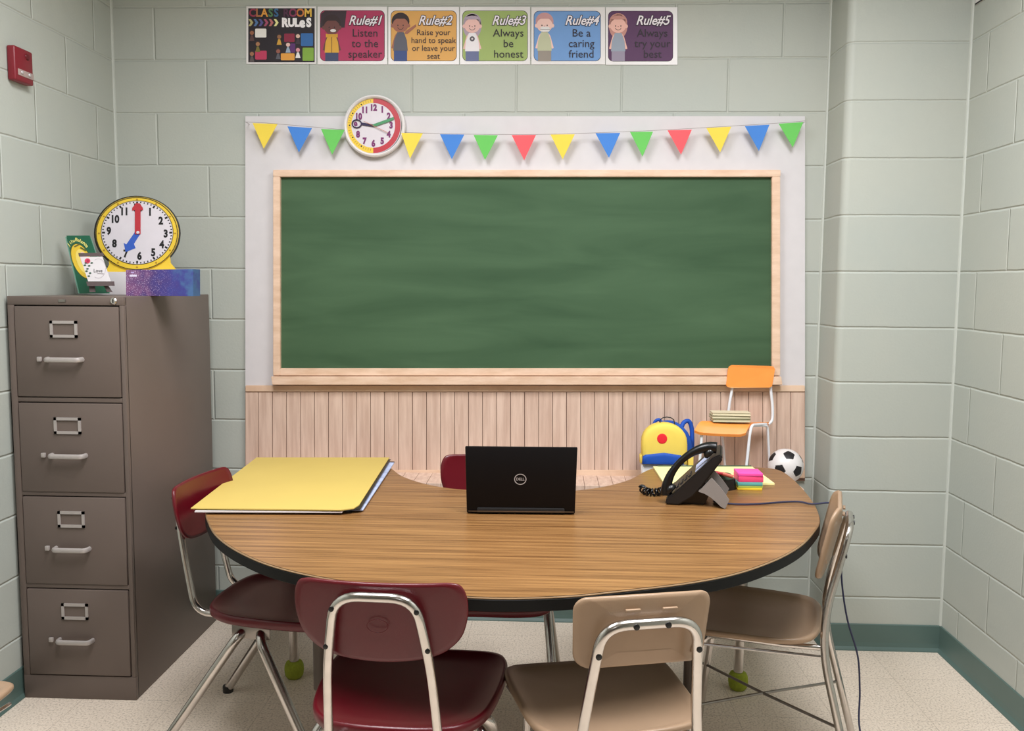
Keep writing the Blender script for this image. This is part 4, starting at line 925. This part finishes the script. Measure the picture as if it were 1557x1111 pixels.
kid(ps[3], 828, 17, (200, 150, 150), (240, 200, 190), (190, 192, 160), (150, 140, 130), )
kid(ps[4], 940, 18, (196, 140, 130), (236, 184, 170), (150, 160, 176), (150, 140, 160), longhair=True)
A = Art(lambda u, v, l: at(u, v, Y=YS-.0003*l)-rel(ps[3])); A.rrect(821.5, 40.5, 836, 48.5, 3, M['white'], 9); A.line(821.5, 44.5, 836, 44.5, .5, DK, 10); A.done('printed_grin', ps[3])
for i, (p_, n_, cx_, lines) in enumerate(((ps[0], '1', 552, ['Listen', 'to the', 'speaker']), (ps[1], '2', 658, ['Raise your', 'hand to speak', 'or leave your', 'seat']), (ps[2], '3', 770, ['Always', 'be', 'honest']), (ps[3], '4', 881, ['Be a', 'caring', 'friend']), (ps[4], '5', 989, ['Always', 'try your', 'best']))):
    y_ = 31.5
    it = [('Rule#'+n_, cx_+3, y_, 20 if len(n_) else 18, DK, 9, .055, .35, .88), ('Rule#'+n_, cx_+3, y_, 20, WH, 11, .015, .35, .88)]
    if len(lines) == 3:
        for k_, s_ in enumerate(lines): it.append((s_, cx_+3, 50.5+16*k_, 16.5, DK, 9, 0, 0, 1.0))
    else:
        for k_, s_ in enumerate(lines): it.append((s_, cx_+1, 49.5+12*k_, 12.3, DK, 9, 0, 0, .98))
    lettering(p_, it[:2], 'rule_heading'); lettering(p_, it[2:])

# ---------------------------------------------------------------- orange chair, books, backpack, ball on the ledge
oc = empty('orange_chair', tuple(at(1120, 735, Y=3.40)), 0, 'small orange chair with white tubular legs standing under the chalkboard', 'chair')
oc.location.z = LZ
def Q(x, y, Y): return at(x, y, Y=Y)-rel(oc)
def fz(x, Y): q = at(x, 735, Y=Y)-rel(oc); q.z = 0.0; return q
# seat: thick plate with a rolled front lip
fl_, fr_, br_, bl_ = Q(1056, 640, 3.33), Q(1134, 644, 3.33), Q(1171, 641.5, 3.455), Q(1102, 639, 3.455)
bm = bmesh.new(); th = Vector((0, 0, -.010))
nu, nv = 10, 12; G = [[None]*(nv+1) for _ in range(nu+1)]; G2 = [[None]*(nv+1) for _ in range(nu+1)]
for i in range(nu+1):
    u = i/nu
    for j in range(nv+1):
        v = j/nv; p = (fl_.lerp(fr_, u)).lerp(bl_.lerp(br_, u), v)
        lip = max(0, (.2-v)/.2); p = p+Vector((0, -.004*lip, -.040*lip**1.25-.003*math.sin(PI*u)))
        rc = .006*lip if i in (0, nu) else 0
        G[i][j] = bm.verts.new(p+Vector((0, 0, rc))); G2[i][j] = bm.verts.new(p+th+Vector((0, .004*lip, rc)))
for i in range(nu):
    for j in range(nv):
        bm.faces.new([G[i][j], G[i+1][j], G[i+1][j+1], G[i][j+1]]); bm.faces.new([G2[i][j], G2[i][j+1], G2[i+1][j+1], G2[i+1][j]])
for i in range(nu):
    bm.faces.new([G[i][0], G2[i][0], G2[i+1][0], G[i+1][0]]); bm.faces.new([G[i][nv], G[i+1][nv], G2[i+1][nv], G2[i][nv]])
for j in range(nv):
    bm.faces.new([G[0][j], G[0][j+1], G2[0][j+1], G2[0][j]]); bm.faces.new([G[nu][j], G2[nu][j], G2[nu][j+1], G[nu][j+1]])
bmesh.ops.recalc_face_normals(bm, faces=bm.faces); link('seat', bm, M['orange'], oc, smooth=True)
bp_ = [(1104, 585), (1106, 588), (1112, 589.5), (1170, 589), (1174, 587), (1178.5, 561), (1176, 557), (1170, 556.3), (1113, 555), (1109, 557), (1107, 562)]
bm = bmesh.new(); a = [at(u, v, Y=3.452-.01*(1-abs(u-1141)/37))-rel(oc) for u, v in bp_]; hexa(bm, a, [p+Vector((0, .009, 0)) for p in a]); bmesh.ops.recalc_face_normals(bm, faces=bm.faces); link('backrest', bm, M['orange'], oc)
mtube('backrest_post', spline([Q(1115, 570, 3.468), Q(1113, 592, 3.468), Q(1109, 615, 3.462), Q(1106, 645, 3.455)], 5), .0055, M['whitetube'], oc, 10)
mtube('backrest_post', spline([Q(1172, 570, 3.468), Q(1172, 592, 3.468), Q(1174.5, 618, 3.465), Q(1174, 638, 3.46), Q(1168, 645, 3.45)], 5), .0055, M['whitetube'], oc, 10)
mtube('leg', [Q(1068, 650, 3.345), fz(1061, 3.335)], .0055, M['whitetube'], oc, 10)
mtube('leg', fillet([Q(1165, 644.5, 3.44), Q(1143, 646, 3.35), Q(1140, 660, 3.34), fz(1132, 3.33)], .02), .0055, M['whitetube'], oc, 10)
mtube('leg', [Q(1097, 648, 3.445), fz(1104, 3.455)], .005, M['whitetube'], oc, 10)
mtube('leg', fillet([Q(1140, 647, 3.36), Q(1167, 646.5, 3.44), fz(1171, 3.46)], .02), .005, M['whitetube'], oc, 10)
# books stacked on the orange seat
sx_, sy_ = at(1110, 640, Y=3.375).x, 3.378
zb_ = at(1110, 641, Y=3.375).z+.0025
for i, (dx, dy, w_, rz_) in enumerate(((.001, 0, .071, .0), (-.001, .002, .073, .02), (0, 0, .072, -.015))):
    b_ = empty('book', (sx_+dx, sy_+dy, zb_+i*.0125), rz_, 'thin cream book on the orange chair, %s of the stack' % ('bottom', 'middle', 'top')[i], 'book', 'books stacked on the orange chair')
    mbox('pages', (-w_+.002, -.03, .0015), (w_-.002, .03, .0095), M['cream'], b_)
    bm = bmesh.new(); box(bm, (-w_, -.032, 0), (w_, .032, .0015)); box(bm, (-w_, -.032, .0095), (w_, .032, .011)); link('cover', bm, M['khaki'] if i != 2 else M['cream'], b_)
# backpack
bg = empty('backpack', tuple(at(1012, 735, Y=3.36)), 0, 'yellow and blue school backpack with a red dot leaning under the chalkboard', 'backpack'); bg.location.z = LZ
def dome(x0, x1, yt, yb, sh=.5, n=14):
    cx = (x0+x1)/2; r = (x1-x0)/2; pts = [(x1, yb)]
    for i in range(n+1):
        t = PI*i/n; pts.append((cx+r*math.cos(t), yt+(yb-yt)*sh-(yb-yt)*sh*math.sin(t)**.85))
    return pts+[(x0, yb)]
def soft(name, pts, Yf, th, m, parent, puff=.012, label=None, floor=True):
    """puffed cloth volume with the given outline"""
    bm = bmesh.new(); n = len(pts); cx = sum(p[0] for p in pts)/n; cy = sum(p[1] for p in pts)/n
    rings = []
    for s, d in ((.45, -puff), (.8, -puff*.85), (.94, -puff*.5), (1.0, .0), (1.0, th), (.95, th+.004)):
        r = []
        for u, v in pts:
            p = at(cx+(u-cx)*s, cy+(v-cy)*s, Y=Yf)-rel(parent); p.y += d
            if floor and p.z < .0005: p.z = .0005
            r.append(bm.verts.new(p))
        rings.append(r)
    for A_, B_ in zip(rings, rings[1:]):
        for k in range(n): bm.faces.new([A_[k], A_[(k+1) % n], B_[(k+1) % n], B_[k]])
    bm.faces.new(rings[0]); bm.faces.new(rings[-1]); bmesh.ops.recalc_face_normals(bm, faces=bm.faces)
    return link(name, bm, m, parent, smooth='all', label=label)
soft('back_compartment', [(u+4, v) for u, v in dome(979, 1049, 641.5, 731)], 3.375, .05, M['bagblue'], bg, .004, 'blue rear compartment')
soft('main_body', dome(976.3, 1045, 643.5, 706), 3.335, .045, M['bagyellow'], bg, .012, 'yellow front')
soft('lower_body', [(1044, 706), (976, 706), (976, 733), (1044, 733)], 3.337, .043, M['white'], bg, .008, 'white lower part')
soft('front_pocket', [(1040, 706.5), (1039.5, 696), (1036, 692.5), (1010, 688.5), (982, 691.5), (978, 694), (976.5, 705.5)], 3.318, .016, M['bagblue'], bg, .006, 'blue front pocket', False)
soft('side_pocket', [(1054.5, 692), (1046, 693), (1046, 722), (1054, 722)], 3.345, .03, M['bagyellow'], bg, .006, 'yellow side pocket')
soft('side_pocket', [(978, 690), (973.5, 692), (973.5, 704), (978, 704)], 3.345, .03, M['bagyellow'], bg, .004, 'yellow side pocket')
soft('emblem', [(1006.8+7.8*math.cos(2*PI*i/20), 666.8-7.8*math.sin(2*PI*i/20)) for i in range(20)], 3.3225, .003, M['bagred'], bg, .001, 'red round patch', False)
mtube('handle', [at(u, v, Y=3.36)-rel(bg) for u, v in ((1003.5, 644), (1004, 638), (1008, 634.8), (1014, 633.8), (1020, 634.8), (1024.5, 638), (1026, 645))], .002, M['dark'], bg, 8)
bm = bmesh.new(); sp2 = spline([at(u, v, Y=y_)-rel(bg) for u, v, y_ in ((1036, 650, 3.40), (1040, 642, 3.41), (1047, 640, 3.415), (1051.5, 650, 3.415), (1052.5, 670, 3.41), (1052, 690, 3.40))], 6)
for p, q in zip(sp2, sp2[1:]):
    pass
tube(bm, sp2, .0085, 8); link('shoulder_strap', bm, M['bagblue'], bg, smooth='all')
bm = bmesh.new(); tube(bm, spline([at(u, v, Y=3.41)-rel(bg) for u, v in ((994, 645), (997, 639.5), (1003, 638), (1006, 645))], 5), .006, 8); link('shoulder_strap', bm, M['bagblue'], bg, smooth='all')
# football
RB = .067
bc = at(1194, 720, Y=3.40); bc.z = LZ+RB+.0005
bm = bmesh.new(); bmesh.ops.create_icosphere(bm, subdivisions=6, radius=RB)
ph_ = (1+5**.5)/2
V12 = [Vector(v).normalized() for v in [(0, s*1, t*ph_) for s in (-1, 1) for t in (-1, 1)]+[(s*1, t*ph_, 0) for s in (-1, 1) for t in (-1, 1)]+[(t*ph_, 0, s*1) for s in (-1, 1) for t in (-1, 1)]]
H20 = []
for i in range(12):
    for j in range(i+1, 12):
        for k in range(j+1, 12):
            if V12[i].dot(V12[j]) > .4 and V12[j].dot(V12[k]) > .4 and V12[i].dot(V12[k]) > .4: H20.append((V12[i]+V12[j]+V12[k]).normalized())
# turn the ball so that one black patch faces up and towards the room
v0 = V12[0]; tgt = Vector((.02, -.62, .78)).normalized(); rot = v0.rotation_difference(tgt).to_matrix(); rot = Matrix.Rotation(.55, 3, tgt) @ rot
V12 = [rot @ v for v in V12]; H20 = [rot @ v for v in H20]
for f in bm.faces:
    c_ = f.calc_center_median().normalized(); dp_ = max(c_.dot(v) for v in V12)/2.327; dh = max(c_.dot(v) for v in H20)/2.267
    f.material_index = 1 if dp_ > dh else 0
for v in bm.verts:
    c_ = v.co.normalized(); l_ = sorted([c_.dot(q)/2.327 for q in V12]+[c_.dot(q)/2.267 for q in H20], reverse=True)
    if l_[0]-l_[1] < .004: v.co *= .992
o = link('football', bm, [M['white'], M['ink']], None, smooth='all'); o.location = bc
tag(o, 'black and white football resting at the right end of the wooden ledge', 'ball')

# ---------------------------------------------------------------- ceiling lights
def light(name, loc, sx, sy, e, col=(.985, .99, 1.02)):
    l = bpy.data.lights.new(name, 'AREA'); l.shape = 'RECTANGLE'; l.size = sx; l.size_y = sy; l.energy = e; l.color = col; l.spread = math.radians(172)
    o = bpy.data.objects.new(name, l); COL.objects.link(o); o.location = loc; return o
light('ceiling_lamp', (-.70, 1.75, ZC-.03), .6, 1.2, 48); light('ceiling_lamp', (.70, 1.75, ZC-.03), .6, 1.2, 48)
light('ceiling_lamp', (0, -1.9, ZC-.03), .6, 1.2, 6)
w = bpy.data.worlds.new('world'); sc.world = w; w.use_nodes = True
w.node_tree.nodes['Background'].inputs[0].default_value = (.9, .95, 1, 1); w.node_tree.nodes['Background'].inputs[1].default_value = .05
sc.view_settings.view_transform = 'Standard'; sc.view_settings.look = 'None'; sc.view_settings.exposure = .12; sc.view_settings.gamma = 1
sc.view_settings.use_curve_mapping = False
sc.cycles.max_bounces = 8
